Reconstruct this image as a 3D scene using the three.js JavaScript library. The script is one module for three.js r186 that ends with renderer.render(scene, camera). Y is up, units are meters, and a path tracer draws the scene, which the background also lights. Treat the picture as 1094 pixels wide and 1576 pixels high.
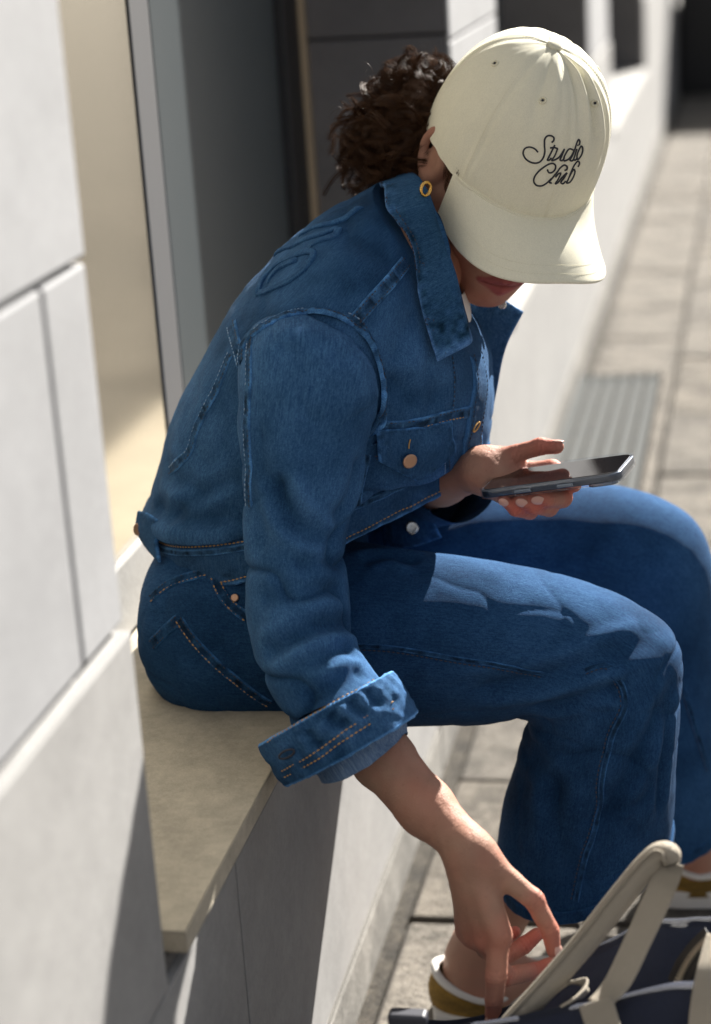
import * as THREE from 'three';
import { mergeGeometries, mergeVertices, toCreasedNormals } from 'three/addons/utils/BufferGeometryUtils.js';
import { RoundedBoxGeometry } from 'three/addons/geometries/RoundedBoxGeometry.js';
import { MeshBVH } from 'three-mesh-bvh';

// ------------------------------------------------------------------ camera, sky, sun, exposure
const V = (x, y, z) => new THREE.Vector3(x, y, z);
const scene = new THREE.Scene();
const camera = new THREE.PerspectiveCamera(29.43, 711 / 1024, 0.05, 400);
camera.position.set(0.4684, 1.25, 0);
camera.up.set(-0.00183, 0.94965, -0.31331);
camera.lookAt(0.4684 - 0.20336, 1.25 - 0.30711, -0.92969);
camera.focus = 1.90;
camera.userData.fStop = 3.0;
const renderer = new THREE.WebGLRenderer({ antialias: true });
renderer.toneMapping = THREE.LinearToneMapping;
renderer.toneMappingExposure = 3.25;
renderer.shadowMap.enabled = true;

const SUN_AZ = 21 * Math.PI / 180, SUN_EL = 34 * Math.PI / 180;      // azimuth from -z towards +x
const sunDir = V(Math.sin(SUN_AZ) * Math.cos(SUN_EL), Math.sin(SUN_EL), -Math.cos(SUN_AZ) * Math.cos(SUN_EL));
const sun = new THREE.DirectionalLight(new THREE.Color().setRGB(1.0, 0.955, 0.88), 5);
sun.position.copy(sunDir).multiplyScalar(20).add(V(0.2, 0, -2));
sun.target.position.set(0.2, 0, -2);
sun.castShadow = true;
Object.assign(sun.shadow.camera, { left: -6, right: 6, top: 6, bottom: -6, near: 1, far: 60 });
sun.shadow.mapSize.set(4096, 4096);
scene.add(sun, sun.target);
{
  const w = 512, h = 256, d = new Float32Array(w * h * 4);
  for (let j = 0; j < h; j++) for (let i = 0; i < w; i++) {
    const el = (j + 0.5) / h * Math.PI - Math.PI / 2, az = ((i + 0.5) / w - 0.5) * 2 * Math.PI;
    const y = Math.sin(el), x = Math.cos(el) * Math.cos(az), z = Math.cos(el) * Math.sin(az);
    const up = Math.max(y, 0), k = Math.pow(1 - up, 3);
    const s = Math.max(0, x * sunDir.x + y * sunDir.y + z * sunDir.z);
    const glow = 0.9 * Math.pow(s, 24) + 0.35 * Math.pow(s, 4);
    const o = (j * w + i) * 4;
    d[o] = 0.098 + 0.022 * k + 0.20 * glow; d[o + 1] = 0.107 + 0.020 * k + 0.19 * glow; d[o + 2] = 0.123 + 0.014 * k + 0.17 * glow; d[o + 3] = 1;
  }
  const t = new THREE.DataTexture(d, w, h, THREE.RGBAFormat, THREE.FloatType);
  t.mapping = THREE.EquirectangularReflectionMapping; t.magFilter = t.minFilter = THREE.LinearFilter; t.needsUpdate = true;
  scene.background = t; scene.environment = t;
}

// ------------------------------------------------------------------ helpers
let seed = 7;
const rnd = () => { seed = (seed + 0x6D2B79F5) | 0; let t = Math.imul(seed ^ (seed >>> 15), 1 | seed); t = (t + Math.imul(t ^ (t >>> 7), 61 | t)) ^ t; return ((t ^ (t >>> 14)) >>> 0) / 4294967296; };
const hash3 = (x, y, z) => { let h = Math.imul(x, 374761393) + Math.imul(y, 668265263) + Math.imul(z, 2147483647 ^ 0x5bd1e995) | 0; h = Math.imul(h ^ (h >>> 13), 1274126177); return ((h ^ (h >>> 16)) >>> 0) / 4294967296; };
const fade = (t) => t * t * t * (t * (t * 6 - 15) + 10);
const mix = (a, b, t) => a + (b - a) * t;
const clamp = (x, a = 0, b = 1) => Math.min(b, Math.max(a, x));
const smooth = (a, b, x) => { const t = clamp((x - a) / (b - a)); return t * t * (3 - 2 * t); };
function noise(x, y, z) {           // value noise, -1..1
  const i = Math.floor(x), j = Math.floor(y), k = Math.floor(z), u = fade(x - i), v = fade(y - j), w = fade(z - k);
  const L = (c) => mix(mix(hash3(i, j, k + c), hash3(i + 1, j, k + c), u), mix(hash3(i, j + 1, k + c), hash3(i + 1, j + 1, k + c), u), v);
  return mix(L(0), L(1), w) * 2 - 1;
}
const crease = (x, y, z, p = 6) => Math.pow(1 - Math.abs(noise(x, y, z)), p);      // thin sharp lines
const fbm = (x, y, z, n = 4) => { let s = 0, a = 0.5; for (let i = 0; i < n; i++) { s += a * noise(x, y, z); x = x * 2.03 + 11.3; y = y * 2.03 + 5.7; z = z * 2.03 + 3.1; a *= 0.5; } return s; };

const taken = {};
const numbered = (n) => { const k = taken[n] = (taken[n] ?? -1) + 1; return k ? `${n}_${String(k).padStart(3, '0')}` : n; };
function thing(name, label, category, base = [0, 0, 0], group) {
  const o = new THREE.Group(); o.name = numbered(name); o.position.set(...base); o.userData = { label, category };
  if (group) o.userData.group = group;
  scene.add(o); o.updateMatrixWorld(true); return o;
}
// geometry is given in world metres; the mesh is hung under its parent
function part(name, geometry, material, parent, label) {
  if (parent && parent !== scene) geometry = geometry.clone();       // the caller may still lay seams on the original
  const m = new THREE.Mesh(geometry, material); m.name = name; m.castShadow = m.receiveShadow = true;
  if (parent && parent !== scene) { parent.updateMatrixWorld(true); geometry.applyMatrix4(parent.matrixWorld.clone().invert()); }
  if (label) m.userData.label = label;
  (parent ?? scene).add(m); return m;
}
function structure(name, geometry, material) { const m = part(numbered(name), geometry, material, scene); m.userData.kind = 'structure'; return m; }
function boxGeo(x0, x1, y0, y1, z0, z1, bevel = 0.003) {
  if (z0 > z1) [z0, z1] = [z1, z0];
  const g = new RoundedBoxGeometry(x1 - x0, y1 - y0, z1 - z0, 1, bevel); g.translate((x0 + x1) / 2, (y0 + y1) / 2, (z0 + z1) / 2);
  return boxUV(g);
}
function boxUV(g, s = 1) {            // uv in metres by the face's main direction
  const p = g.attributes.position, n = g.attributes.normal, uv = new Float32Array(p.count * 2);
  for (let i = 0; i < p.count; i++) {
    const ax = Math.abs(n.getX(i)), ay = Math.abs(n.getY(i)), az = Math.abs(n.getZ(i));
    const [a, b] = ax >= ay && ax >= az ? [p.getZ(i), p.getY(i)] : ay >= az ? [p.getX(i), p.getZ(i)] : [p.getX(i), p.getY(i)];
    uv[2 * i] = a * s; uv[2 * i + 1] = b * s;
  }
  g.setAttribute('uv', new THREE.BufferAttribute(uv, 2)); return g;
}
const bySpline = (pts, closed = false, type = 'centripetal') => new THREE.CatmullRomCurve3(pts.map((p) => p.isVector3 ? p : V(...p)), closed, type);
// value noise that wraps with period p
const wrapNoise = (x, y, p, s) => {
  const i = Math.floor(x), j = Math.floor(y), u = fade(x - i), v = fade(y - j), m = (a) => ((a % p) + p) % p;
  return mix(mix(hash3(m(i), m(j), s), hash3(m(i + 1), m(j), s), u), mix(hash3(m(i), m(j + 1), s), hash3(m(i + 1), m(j + 1), s), u), v);
};
function dataTex(size, fn, srgb, repeat = 1) {   // fn(x, y) -> [r, g, b] 0..1
  const d = new Uint8Array(size * size * 4);
  for (let y = 0; y < size; y++) for (let x = 0; x < size; x++) { const c = fn(x, y), o = (y * size + x) * 4; for (let k = 0; k < 3; k++) d[o + k] = clamp(c[k]) * 255; d[o + 3] = 255; }
  const t = new THREE.DataTexture(d, size, size, THREE.RGBAFormat, THREE.UnsignedByteType);
  t.wrapS = t.wrapT = THREE.RepeatWrapping; t.magFilter = THREE.LinearFilter; t.minFilter = THREE.LinearMipmapLinearFilter;
  if (srgb) t.colorSpace = THREE.SRGBColorSpace;
  t.repeat.set(repeat, repeat); t.needsUpdate = true; return t;
}
const lin = (r, g, b) => new THREE.Color().setRGB(r, g, b);

// ---- a grid of points (rows x cols) to geometry; wrap joins the last column to the first
function gridGeometry(P, nv, nu, { wrap = true, uv, color, capStart = false, capEnd = false, flip = false } = {}) {
  const cols = wrap ? nu + 1 : nu, n = nv * cols, at = (j, i) => { const c = wrap ? (i + nu) % nu : clamp(i, 0, nu - 1); return P[clamp(j, 0, nv - 1) * nu + c]; };
  const pos = [], nor = [], uvs = [], col = [], idx = [], a = V(), b = V();
  for (let j = 0; j < nv; j++) for (let i = 0; i < cols; i++) {
    const p = at(j, i % nu); pos.push(p.x, p.y, p.z);
    a.subVectors(at(j, i + 1), at(j, i - 1)); b.subVectors(at(j + 1, i), at(j - 1, i)); a.cross(b);
    if (a.lengthSq() < 1e-20) a.set(0, 1, 0); a.normalize(); if (flip) a.negate(); nor.push(a.x, a.y, a.z);
    const t = uv(j, i); uvs.push(t[0], t[1]);
    if (color) { const c = color(j, i % nu, p); col.push(c[0], c[1], c[2]); }
  }
  const quad = (q, r, s, t) => flip ? idx.push(q, s, r, r, s, t) : idx.push(q, r, s, r, t, s);
  for (let j = 0; j < nv - 1; j++) for (let i = 0; i < cols - 1; i++) { const q = j * cols + i; quad(q, q + 1, q + cols, q + cols + 1); }
  const cap = (j, out) => {
    const c = V(); for (let i = 0; i < nu; i++) c.add(at(j, i)); c.divideScalar(nu);
    const d = V().subVectors(c, at(j + out, 0)); const q = at(j - out, 0); d.subVectors(c, q).normalize();
    const m = pos.length / 3; pos.push(c.x, c.y, c.z); nor.push(d.x, d.y, d.z); uvs.push(0, 0); if (color) col.push(...color(j, 0, c));
    for (let i = 0; i < cols - 1; i++) { const q0 = j * cols + i; (out > 0) !== flip ? idx.push(q0, q0 + 1, m) : idx.push(q0 + 1, q0, m); }
  };
  if (capStart) cap(0, -1); if (capEnd) cap(nv - 1, 1);
  const g = new THREE.BufferGeometry();
  g.setAttribute('position', new THREE.Float32BufferAttribute(pos, 3)); g.setAttribute('normal', new THREE.Float32BufferAttribute(nor, 3)); g.setAttribute('uv', new THREE.Float32BufferAttribute(uvs, 2));
  if (color) g.setAttribute('color', new THREE.Float32BufferAttribute(col, 3));
  g.setIndex(idx); return g;
}
const cr = (a, b, c, d, t) => 0.5 * (2 * b + (c - a) * t + (2 * a - 5 * b + 4 * c - d) * t * t + (3 * b - a - 3 * c + d) * t * t * t);
// ---- a tube of cloth through rings [centre xyz, half width xyz, half depth xyz]
function loft(rings, { nu = 160, per = 12, disp, color, capStart, capEnd, power = 2, flip = false, thick = 0, egg } = {}) {
  const nr = rings.length, nv = (nr - 1) * per + 1, C = [], P = [], arc = [];
  for (let j = 0; j < nv; j++) {
    const s = Math.min(nr - 2, Math.floor(j / per)), t = j / per - s, R = (k) => rings[clamp(k, 0, nr - 1)], r = [];
    for (let q = 0; q < 9; q++) r.push(cr(R(s - 1)[q], R(s)[q], R(s + 1)[q], R(s + 2)[q], t));
    const pw = 2 / (typeof power === 'function' ? power(j / (nv - 1)) : power);
    C.push(r); arc.push(j ? arc[j - 1] + Math.hypot(r[0] - C[j - 1][0], r[1] - C[j - 1][1], r[2] - C[j - 1][2]) : 0);
    for (let i = 0; i < nu; i++) {
      const th = i / nu * 2 * Math.PI, c0 = Math.cos(th), s0 = Math.sin(th), c = Math.sign(c0) * Math.abs(c0) ** pw, s1 = Math.sign(s0) * Math.abs(s0) ** pw;
      const eg = egg ? 1 - egg(j / (nv - 1)) * Math.max(0, c) : 1;
      P.push(V(r[0] + r[3] * c + r[6] * s1 * eg, r[1] + r[4] * c + r[7] * s1 * eg, r[2] + r[5] * c + r[8] * s1 * eg));
    }
  }
  let circ = 0; { const j = nv >> 1; for (let i = 0; i < nu; i++) circ += P[j * nu + i].distanceTo(P[j * nu + (i + 1) % nu]); }
  {  // outward side
    const j = nv >> 1, i = 0, a = V().subVectors(P[j * nu + 1], P[j * nu + nu - 1]), b = V().subVectors(P[(j + 1) * nu], P[(j - 1) * nu]), o = V().subVectors(P[j * nu], P[j * nu + (nu >> 1)]);
    flip = a.cross(b).dot(o) < 0;
  }
  const N = (j, i) => { const a = V().subVectors(P[j * nu + (i + 1) % nu], P[j * nu + (i + nu - 1) % nu]), b = V().subVectors(P[Math.min(j + 1, nv - 1) * nu + i], P[Math.max(j - 1, 0) * nu + i]); a.cross(b).normalize(); return flip ? a.negate() : a; };
  const D = new Float32Array(nv * nu);
  if (disp) {
    const Q = P.map((p) => p.clone());
    for (let j = 0; j < nv; j++) for (let i = 0; i < nu; i++) { const n = N(j, i), k = j * nu + i; D[k] = disp(i / nu, j / (nv - 1), P[k], n, arc[j]); Q[k].addScaledVector(n, D[k]); }
    for (let k = 0; k < P.length; k++) P[k].copy(Q[k]);
  }
  const opt = { wrap: true, flip, uv: (j, i) => [i / nu * circ, arc[j]], color: color && ((j, i, p) => color(i / nu, j / (nv - 1), p, D[j * nu + i])), capStart, capEnd };
  const outer = gridGeometry(P, nv, nu, opt);
  if (!thick) return outer;
  const In = P.map((p, k) => p.clone().addScaledVector(N(Math.floor(k / nu), k % nu), -thick));
  const inner = gridGeometry(In, nv, nu, { ...opt, flip: !flip });
  const rim = (j) => { const Q = []; for (let r = 0; r <= 4; r++) for (let i = 0; i < nu; i++) { const a = P[j * nu + i], b = In[j * nu + i], t = r / 4, e = V().subVectors(P[j * nu + i], P[(j ? j - 1 : 1) * nu + i]).normalize(); Q.push(a.clone().lerp(b, t).addScaledVector(e, Math.sin(t * Math.PI) * thick * 0.45)); } return gridGeometry(Q, 5, nu, { ...opt, uv: (jj, i) => [i / nu * circ, jj * 0.001], color: color && ((jj, i, p) => color(i / nu, j / (nv - 1), p, 0.003)), capStart: 0, capEnd: 0, flip: j ? flip : !flip }); };
  return mergeGeometries([outer, inner, rim(0), rim(nv - 1)]);
}
// ---- a sheet of cloth through control points grid[row][col], with thickness and rounded rims
function sheet(grid, { nu = 40, nv = 40, thick = 0.003, disp, color, uvScale = 1 } = {}) {
  const R = grid.length, K = grid[0].length, pt = (j, i) => { const p = grid[clamp(j, 0, R - 1)][clamp(i, 0, K - 1)]; return p.isVector3 ? [p.x, p.y, p.z] : p; };
  const ex = (j, i, q) => { // extrapolate past the border
    if (j < 0) return 2 * pt(0, i)[q] - pt(1, i)[q]; if (j > R - 1) return 2 * pt(R - 1, i)[q] - pt(R - 2, i)[q];
    if (i < 0) return 2 * pt(j, 0)[q] - pt(j, 1)[q]; if (i > K - 1) return 2 * pt(j, K - 1)[q] - pt(j, K - 2)[q]; return pt(j, i)[q];
  };
  const at = (v, u) => {
    const a = v * (R - 1), s = Math.min(R - 2, Math.floor(a)), t = a - s, b = u * (K - 1), m = Math.min(K - 2, Math.floor(b)), f = b - m, o = [];
    for (let q = 0; q < 3; q++) { const c = []; for (let e = -1; e < 3; e++) { const jj = s + e; c.push(cr(ex(jj, m - 1, q), ex(jj, m, q), ex(jj, m + 1, q), ex(jj, m + 2, q), f)); } o.push(cr(c[0], c[1], c[2], c[3], t)); }
    return V(...o);
  };
  const spread = (n) => { const e = [0, 0.004, 0.014, 0.03]; const s = [...e]; for (let i = 1; i < n; i++) s.push(0.03 + 0.94 * i / n); return [...s, ...e.map((x) => 1 - x).reverse()]; };
  const us = spread(nu), vs = spread(nv), NU = us.length, NV = vs.length, M = [];
  for (const v of vs) for (const u of us) M.push(at(v, u));
  const lenU = at(0.5, 0).distanceTo(at(0.5, 0.5)) + at(0.5, 0.5).distanceTo(at(0.5, 1)), lenV = at(0, 0.5).distanceTo(at(0.5, 0.5)) + at(0.5, 0.5).distanceTo(at(1, 0.5));
  const N = (j, i) => { const a = V().subVectors(M[j * NU + Math.min(i + 1, NU - 1)], M[j * NU + Math.max(i - 1, 0)]), b = V().subVectors(M[Math.min(j + 1, NV - 1) * NU + i], M[Math.max(j - 1, 0) * NU + i]); return a.cross(b).normalize(); };
  const F = [], B = [];
  for (let j = 0; j < NV; j++) for (let i = 0; i < NU; i++) {
    const n = N(j, i), p = M[j * NU + i], e = Math.min(Math.min(us[i], 1 - us[i]) * lenU, Math.min(vs[j], 1 - vs[j]) * lenV) / (thick * 0.6), k = Math.sqrt(1 - (1 - clamp(e)) ** 2) * thick / 2, d = disp ? disp(us[i], vs[j], p, n) : 0;
    F.push(p.clone().addScaledVector(n, d + k)); B.push(p.clone().addScaledVector(n, d - k));
  }
  const o = { wrap: false, uv: (j, i) => [us[i] * lenU * uvScale, vs[j] * lenV * uvScale], color: color && ((j, i, p) => color(us[i], vs[j], p)) };
  return mergeGeometries([gridGeometry(F, NV, NU, o), gridGeometry(B, NV, NU, { ...o, flip: true })]);
}
// ---- a tube along points; r may be a function of 0..1
function tube(pts, r, { seg = 40, sides = 8, closed = false, type = 'centripetal', flat = 1, flatDir } = {}) {
  const curve = bySpline(pts, closed, type), P = [], rr = typeof r === 'function' ? r : () => r;
  let n = V(0.31, 0.87, 0.2), arc = [0], last = null;
  for (let j = 0; j <= seg; j++) {
    const t = j / seg, p = curve.getPoint(t), d = curve.getTangent(t);
    if (flatDir) n.copy(flatDir); n.addScaledVector(d, -n.dot(d)).normalize(); const b = V().crossVectors(d, n);
    if (last) arc.push(arc[j - 1] + p.distanceTo(last)); last = p;
    for (let i = 0; i < sides; i++) { const a = i / sides * 2 * Math.PI; P.push(p.clone().addScaledVector(n, Math.cos(a) * rr(t) * flat).addScaledVector(b, Math.sin(a) * rr(t))); }
  }
  return gridGeometry(P, seg + 1, sides, { wrap: true, uv: (j, i) => [i / sides * 6 * rr(0.5), arc[j]], capStart: !closed, capEnd: !closed, flip: false });
}
// ---- the closest point of a mesh
class Cling {
  constructor(...geos) { const g = new THREE.BufferGeometry(), all = geos.map((q) => { const c = new THREE.BufferGeometry(); c.setAttribute('position', q.attributes.position.clone()); c.setIndex(q.index.clone()); return c; }); this.g = all.length > 1 ? mergeGeometries(all) : all[0]; this.bvh = new MeshBVH(this.g); }
  at(p) {
    const o = {}; this.bvh.closestPointToPoint(p, o); const ix = this.g.index, po = this.g.attributes.position, v = (k) => V().fromBufferAttribute(po, ix.getX(o.faceIndex * 3 + k));
    const a = v(0), b = v(1), c = v(2); return { p: o.point.clone(), n: b.sub(a).cross(c.sub(a)).normalize() };
  }
  free(pts, step = 0.003) {                        // along the given points themselves, with the mesh's normals
    const c = bySpline(pts), n = Math.max(4, Math.ceil(c.getLength() / step)), out = [];
    for (let i = 0; i <= n; i++) { const p = c.getPointAt(i / n); out.push({ p, n: this.at(p.clone().add(V(0.01, 0.01, 0.02))).n }); }
    for (let q = 0; q < 12; q++) { const m = out.map((o) => o.n.clone()); out.forEach((o, i) => { if (i && i < n) o.n.add(m[i - 1]).add(m[i + 1]).normalize(); }); }
    return out;
  }
  path(pts, step = 0.004, straight = false) {      // points along a line laid on the mesh, with the mesh's normals
    const c = straight ? null : bySpline(pts), L = c ? c.getLength() : 0, n = Math.max(4, Math.ceil((c ? L : 0.1) / step)), out = [];
    for (let i = 0; i <= n; i++) out.push(this.at(c.getPointAt(i / n)));
    for (let q = 0; q < 3; q++) { const m = out.map((o) => o.n.clone()); out.forEach((o, i) => { if (i && i < n) o.n.add(m[i - 1]).add(m[i + 1]).normalize(); }); const z = out.map((o) => o.p.clone()); out.forEach((o, i) => { if (i && i < n) o.p.multiplyScalar(2).add(z[i - 1]).add(z[i + 1]).multiplyScalar(0.25); }); }
    return out;
  }
}
// ---- a seam: a raised strip of folded cloth laid along a path; pucker makes the uneven ridges of a washed seam
function welt(path, width, height, { color, pucker = 0.3, lift = 0.0, sharp = 0 } = {}) {
  const prof = [[-0.5, -0.7], [-0.5, 0.45], [-0.42, 0.9], [-0.2, 1], [0, 0.82], [0.2, 1], [0.42, 0.9], [0.5, 0.45], [0.5, -0.7]];
  const P = [], nu = prof.length, nv = path.length; let arc = 0; const arcs = [];
  path.forEach((o, j) => {
    const d = V().subVectors(path[Math.min(j + 1, nv - 1)].p, path[Math.max(j - 1, 0)].p); arc += j ? o.p.distanceTo(path[j - 1].p) : 0; arcs.push(arc);
    const s = V().crossVectors(d, o.n).normalize(), end = Math.min(1, Math.min(j, nv - 1 - j) / 1.5 + 0.15), k = 1 + pucker * noise(arc * 190, width * 999, o.p.y * 30);
    for (const [a, b] of prof) P.push(o.p.clone().addScaledVector(s, a * width).addScaledVector(o.n, lift + (b > 0 ? b * k * end : b) * height));
  });
  return gridGeometry(P, nv, nu, { wrap: false, uv: (j, i) => [i / nu * width, arcs[j]], color: color && ((j, i, p) => color(prof[i][0], arcs[j], p)), flip: false });
}
// ---- rows of thread stitches along a path
function stitches(path, side = 0, height = 0.001, { len = 0.0034, gap = 0.0014, r = 0.0007 } = {}) {
  const out = []; let want = 0.001, acc = 0, start = null;
  const g0 = new THREE.OctahedronGeometry(1, 0); 
  const pts = path.map((o, j) => { const d = V().subVectors(path[Math.min(j + 1, path.length - 1)].p, path[Math.max(j - 1, 0)].p), s = V().crossVectors(d, o.n).normalize(); return { p: o.p.clone().addScaledVector(s, side).addScaledVector(o.n, height), n: o.n }; });
  for (let j = 1; j < pts.length; j++) {
    const L = pts[j].p.distanceTo(pts[j - 1].p);
    while (acc + L > want) {
      const t = (want - acc) / L, p = pts[j - 1].p.clone().lerp(pts[j].p, t), d = V().subVectors(pts[j].p, pts[j - 1].p).normalize(), n = pts[j].n, b = V().crossVectors(d, n).normalize(), m = new THREE.Matrix4().makeBasis(d.clone().multiplyScalar(len * 0.62), n.clone().multiplyScalar(r), b.multiplyScalar(r * 1.2)).setPosition(p);
      out.push(g0.clone().applyMatrix4(m)); want += len + gap;
    }
    acc += L;
  }
  return out.length ? mergeGeometries(out) : null;
}
// ---- surface nets: a smooth mesh of the zero level of f
function surfaceNet(f, lo, hi, cell, color) {
  const n = [0, 1, 2].map((q) => Math.ceil((hi[q] - lo[q]) / cell) + 1), [nx, ny, nz] = n, F = new Float32Array(nx * ny * nz), id = new Int32Array(nx * ny * nz).fill(-1), ix = (i, j, k) => i + nx * (j + ny * k);
  const S = 4, reach = S * cell * 1.75 + 0.004;               // blocks far from the surface are filled with their middle's value
  for (let K = 0; K < nz; K += S) for (let J = 0; J < ny; J += S) for (let I = 0; I < nx; I += S) {
    const h = S / 2 * cell, c = f(lo[0] + I * cell + h, lo[1] + J * cell + h, lo[2] + K * cell + h), far = Math.abs(c) > reach;
    for (let k = K; k < Math.min(K + S, nz); k++) for (let j = J; j < Math.min(J + S, ny); j++) for (let i = I; i < Math.min(I + S, nx); i++) F[ix(i, j, k)] = far ? c : f(lo[0] + i * cell, lo[1] + j * cell, lo[2] + k * cell);
  }
  const pos = [], nor = [], idx = [];
  for (let k = 0; k < nz - 1; k++) for (let j = 0; j < ny - 1; j++) for (let i = 0; i < nx - 1; i++) {
    let inside = 0; const v = []; for (let c = 0; c < 8; c++) { const q = F[ix(i + (c & 1), j + ((c >> 1) & 1), k + (c >> 2))]; v.push(q); if (q < 0) inside++; }
    if (!inside || inside === 8) continue;
    let x = 0, y = 0, z = 0, m = 0;
    for (let a = 0; a < 8; a++) for (const e of [1, 2, 4]) if (!(a & e)) { const b = a | e; if ((v[a] < 0) !== (v[b] < 0)) { const t = v[a] / (v[a] - v[b]); x += (a & 1) + (e === 1 ? t : 0); y += ((a >> 1) & 1) + (e === 2 ? t : 0); z += (a >> 2) + (e === 4 ? t : 0); m++; } }
    id[ix(i, j, k)] = pos.length / 3; pos.push(lo[0] + (i + x / m) * cell, lo[1] + (j + y / m) * cell, lo[2] + (k + z / m) * cell);
  }
  const e = cell * 0.5;
  for (let q = 0; q < pos.length; q += 3) { const [x, y, z] = [pos[q], pos[q + 1], pos[q + 2]], g = V(f(x + e, y, z) - f(x - e, y, z), f(x, y + e, z) - f(x, y - e, z), f(x, y, z + e) - f(x, y, z - e)).normalize(); nor.push(g.x, g.y, g.z); }
  const face = (a, b, c, d, s) => { if (a < 0 || b < 0 || c < 0 || d < 0) return; s ? idx.push(a, b, c, a, c, d) : idx.push(a, c, b, a, d, c); };
  for (let k = 1; k < nz - 1; k++) for (let j = 1; j < ny - 1; j++) for (let i = 1; i < nx - 1; i++) {
    const s = F[ix(i, j, k)] < 0;
    if (s !== (F[ix(i + 1, j, k)] < 0)) face(id[ix(i, j - 1, k - 1)], id[ix(i, j, k - 1)], id[ix(i, j, k)], id[ix(i, j - 1, k)], s);
    if (s !== (F[ix(i, j + 1, k)] < 0)) face(id[ix(i - 1, j, k - 1)], id[ix(i - 1, j, k)], id[ix(i, j, k)], id[ix(i, j, k - 1)], s);
    if (s !== (F[ix(i, j, k + 1)] < 0)) face(id[ix(i - 1, j - 1, k)], id[ix(i, j - 1, k)], id[ix(i, j, k)], id[ix(i - 1, j, k)], s);
  }
  const g = new THREE.BufferGeometry(), N = pos.length / 3, uv = new Float32Array(N * 2);
  for (let q = 0; q < N; q++) { uv[2 * q] = pos[3 * q] + pos[3 * q + 2] * 0.7; uv[2 * q + 1] = pos[3 * q + 1] + pos[3 * q + 2] * 0.7; }
  g.setAttribute('position', new THREE.Float32BufferAttribute(pos, 3)); g.setAttribute('normal', new THREE.Float32BufferAttribute(nor, 3)); g.setAttribute('uv', new THREE.BufferAttribute(uv, 2));
  if (color) { const col = []; for (let q = 0; q < N; q++) col.push(...color(pos[3 * q], pos[3 * q + 1], pos[3 * q + 2], nor[3 * q], nor[3 * q + 1], nor[3 * q + 2])); g.setAttribute('color', new THREE.Float32BufferAttribute(col, 3)); }
  g.setIndex(idx); return g;
}
const smin = (a, b, k) => { const h = Math.max(k - Math.abs(a - b), 0) / k; return Math.min(a, b) - h * h * k * 0.25; };
// distance to a tapered capsule
function capsule(x, y, z, a, b, ra, rb) {
  const bx = b[0] - a[0], by = b[1] - a[1], bz = b[2] - a[2], px = x - a[0], py = y - a[1], pz = z - a[2], L = bx * bx + by * by + bz * bz, t = L ? clamp((px * bx + py * by + pz * bz) / L) : 0;
  return Math.hypot(px - bx * t, py - by * t, pz - bz * t) - mix(ra, rb, t);
}

// ------------------------------------------------------------------ materials of the place
const stoneTex = (seedNo, tint, contrast) => dataTex(512, (x, y) => {
  const a = wrapNoise(x / 64, y / 64, 8, seedNo), b = wrapNoise(x / 16, y / 16, 32, seedNo + 1), c = wrapNoise(x / 4, y / 4, 128, seedNo + 2), d = hash3(x, y, seedNo + 3);
  const v = 1 + contrast * ((a - 0.5) * 0.9 + (b - 0.5) * 0.6 + (c - 0.5) * 0.5 + (d - 0.5) * 0.5); return tint.map((t) => t * v);
}, true, 1);
const M = {};
function stone(color, seedNo, { rough = 0.85, contrast = 0.12, bump = 0.0015, scale = 1.2 } = {}) {
  const map = stoneTex(seedNo, [0.86, 0.86, 0.86], contrast), bm = stoneTex(seedNo + 20, [0.5, 0.5, 0.5], contrast * 4); bm.colorSpace = THREE.NoColorSpace; map.repeat.set(scale, scale); bm.repeat.set(scale * 2.3, scale * 2.3);
  return new THREE.MeshStandardMaterial({ color, map, bumpMap: bm, bumpScale: bump, roughness: rough });
}
M.facade = stone(lin(0.46, 0.463, 0.48), 11, { contrast: 0.06, bump: 0.0006 });
M.facade2 = stone(lin(0.445, 0.448, 0.465), 12, { contrast: 0.06, bump: 0.0006 });
M.plinth = stone(lin(0.43, 0.423, 0.418), 13, { contrast: 0.08, bump: 0.0008 });
M.skirt = stone(lin(0.33, 0.315, 0.29), 18, { contrast: 0.25, bump: 0.0012 });
M.core = stone(lin(0.16, 0.155, 0.15), 14, {});
M.sill = stone(lin(0.64, 0.57, 0.45), 15, { contrast: 0.12, bump: 0.0010, scale: 5 });
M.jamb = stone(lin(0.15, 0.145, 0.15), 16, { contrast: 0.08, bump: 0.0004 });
M.slab = [0, 1, 2, 3].map((k) => stone([lin(0.22, 0.197, 0.168), lin(0.19, 0.171, 0.147), lin(0.24, 0.215, 0.183), lin(0.20, 0.176, 0.146)][k], 30 + k * 5, { contrast: 0.4, bump: 0.004, scale: 2.6, rough: 0.92 }));
M.joint = stone(lin(0.13, 0.11, 0.085), 60, { contrast: 0.6, bump: 0.008, scale: 5 });
M.glass = new THREE.MeshPhysicalMaterial({ color: lin(0.53, 0.49, 0.41), roughness: 0.12, metalness: 1 });      // mirror-coated shop glass
M.slate = new THREE.MeshStandardMaterial({ color: lin(0.055, 0.066, 0.072), roughness: 0.35 });
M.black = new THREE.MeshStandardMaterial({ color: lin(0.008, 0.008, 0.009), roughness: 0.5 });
M.frame = new THREE.MeshStandardMaterial({ color: lin(0.09, 0.09, 0.094), roughness: 0.6 });
M.brass = new THREE.MeshStandardMaterial({ color: lin(0.42, 0.33, 0.22), roughness: 0.4, metalness: 0.5 });
M.white = stone(lin(0.50, 0.49, 0.475), 17, { contrast: 0.08 });

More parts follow.
